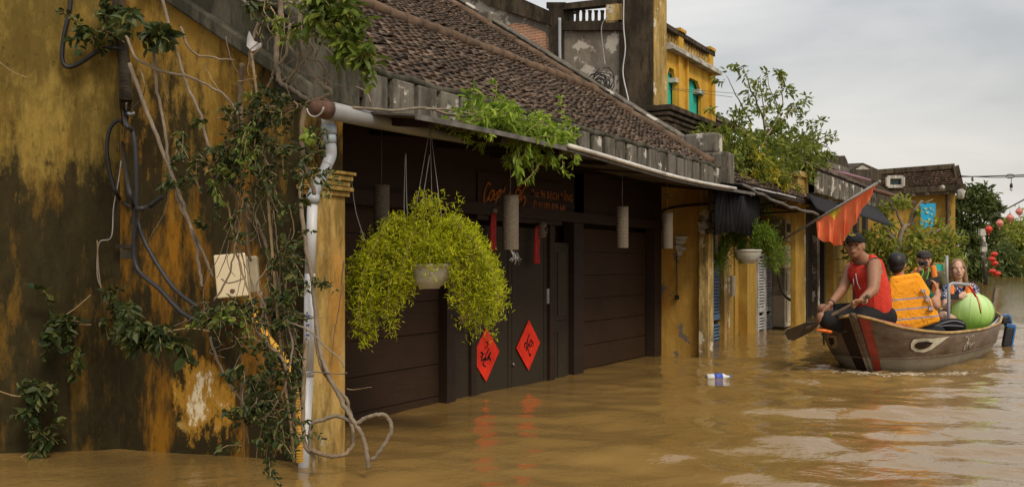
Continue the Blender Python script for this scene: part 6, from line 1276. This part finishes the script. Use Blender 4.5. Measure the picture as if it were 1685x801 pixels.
# --- woman
P4 = root('person', J(1580,540,11.95), 'smiling woman with long light brown hair in patterned blouse and orange vest', 'person')
b = MB(); h4 = J(1576,443,11.9); f4 = (-RT*.25 - FW*.97); f, u, s_ = head(b, h4, f4, UP - RT*.03, 1.04); b.capsule(h4-u*.05, J(1579,470,11.95), .045, .050)
b.capsule(J(1580,480,12.0), J(1582,530,12.0), .115, .12); b.capsule(J(1562,474,11.97), J(1600,474,11.95), .05, .05)
b.capsule(J(1556,478,11.95), J(1556,505,11.8), .042, .038); b.capsule(J(1556,505,11.8), J(1578,488,11.62), .036, .025); hand(b, J(1578,488,11.62), (RT*.8+UP*.35), (FW*.7-UP*.2), .92, .8)
b.capsule(J(1604,478,11.95), J(1606,500,11.85), .042, .038); b.capsule(J(1606,500,11.85), J(1590,492,11.66), .036, .025); hand(b, J(1590,492,11.66), (-RT*.9+UP*.2), (FW*.5-UP*.3), .92, .9)
b.capsule(J(1580,535,11.9), J(1552,520,11.45), .085, .062); b.capsule(J(1552,520,11.45), J(1552,548,11.45), .055, .042)
body = obj('body', b, M_SKIN_L, P4, remesh=.0085, smooth_it=2); face(body, h4, f, u, s_, 1.04, .5, (.40,.10,.09), (.42,.26,.18), .35)
b = MB(); b.ell(h4+u*.034-f*.026, s_*.089, f*.100, u*.098); b.capsule(h4+s_*-.070+u*.02-f*.0, h4+s_*-.080-u*.10-f*.01, .030, .030); b.capsule(h4+s_*-.080-u*.10-f*.01, h4+s_*-.095-u*.22+f*.01, .034, .022); b.capsule(h4+s_*.070+u*.02, h4+s_*.078-u*.08, .028, .024); b.capsule(h4+s_*.078-u*.08-f*.02, h4+s_*.075-u*.17-f*.02, .024, .014); b.capsule(h4-f*.06, h4-f*.06-u*.14, .06, .04); b.capsule(h4+s_*.0+u*.098+f*.02, h4+s_*-.062+u*.03+f*.055, .020, .018)
b.capsule(h4+s_*.0+u*.098+f*.02, h4+s_*.062+u*.035+f*.052, .020, .016)
obj('long_hair', b, M_HAIRB, P4, remesh=.008, smooth_it=2)
mpb = NM('navy_white_print', .8, .2); vr = mpb.n('ShaderNodeTexVoronoi'); vr.inputs['Scale'].default_value = 45; mpb.lk(mpb.pos(), vr.inputs['Vector']); mpb.out(mpb.mix(mpb.rng(vr.outputs['Distance'], .35, .45), (.50,.48,.52), (.02,.03,.11)))
b = MB(); b.capsule(J(1558,474,11.96), J(1556,490,11.88), .056, .058); b.capsule(J(1602,474,11.95), J(1607,490,11.9), .056, .060); b.capsule(J(1564,472,11.97), J(1598,472,11.96), .056, .056); b.capsule(J(1580,482,12.0), J(1582,530,12.0), .124, .13); obj('blouse', b, mpb.mat, P4, remesh=.011, smooth_it=3)
b = MB(); b.capsule(J(1565,470,11.88), J(1565,500,11.83), .034, .045); b.capsule(J(1565,500,11.83), J(1567,530,11.85), .045, .05); b.capsule(J(1593,470,11.87), J(1592,500,11.82), .036, .045); b.capsule(J(1592,500,11.82), J(1592,530,11.85), .045, .05); b.capsule(J(1567,512,11.85), J(1592,512,11.85), .05, .05); obj('life_vest', b, M_LIFE2, P4, remesh=.012, smooth_it=3)
b = MB(); c = J(1570,488,11.60); b.obox(c, RT*.055, FW*.008, UP*.035); b.cur = 0; thing1('mobile_phone', b, M_BLACK, 'dark phone held in the lap of the woman', 'phone')

# ------------------------------------------------------------------ red flag on a slanting pole
FL = root('red_flag', PD(1294,392,14.6), 'red flag with yellow fold hanging from a slanting pole over the boat', 'flag')
pa, pb = PD(1290,394,14.6), PD(1447,299,13.4); b = MB(); b.tube([pa, pb], .018, 8); b.ell(pb, RT*.022, FW*.022, UP*.022); obj('flagpole', b, M_WIRE, FL)
A0, A1 = PD(1343,361.5,14.2), PD(1445,301,13.42); B0, B1 = PD(1343,392,14.1), PD(1384,405,13.9)
b = MB(); nx, ny = 60, 14; P = []
for j in range(ny+1):
    for i in range(nx+1):
        s_, t = i/nx, j/ny; top = A0.lerp(A1, s_); bot = (B0.lerp(B1, min(1, s_/.42)) if s_ < .42 else B1.lerp(A1-UP*.02, (s_-.42)/.58))
        p = top.lerp(bot, t); p += (-FW)*(.075*math.sin(s_*30+t*1.5)+.03*math.sin(s_*71))*t**.7*(1-.5*s_) + UP*.012*math.sin(s_*34)*t; P.append(p)
b.add(P, [(j*(nx+1)+i, j*(nx+1)+i+1, (j+1)*(nx+1)+i+1, (j+1)*(nx+1)+i) for j in range(ny) for i in range(nx)], True)
for k in range(len(b.m)):
    j, i = divmod(k, nx)
    if 13 <= i <= 24 and j <= 3 - abs(i-18)//2: b.m[k] = 1
mf = NM('flag_red', .6, .3); cf = mf.mix(mf.rng(mf.noise(5,3),.3,.7), (.88,.16,.06), (.95,.26,.11)); mf.out(cf); tr = mf.n('ShaderNodeBsdfTranslucent'); mf.lk(cf, tr.inputs[0]); mx = mf.n('ShaderNodeMixShader'); mx.inputs[0].default_value = .35
mf.t.links.new(mf.b.outputs[0], mx.inputs[1]); mf.t.links.new(tr.outputs[0], mx.inputs[2]); mf.t.links.new(mx.outputs[0], mf.t.nodes['Material Output'].inputs[0])
obj('cloth', b, [mf.mat, simple('flag_yellow',(.80,.62,.05),.6,.1)], FL)
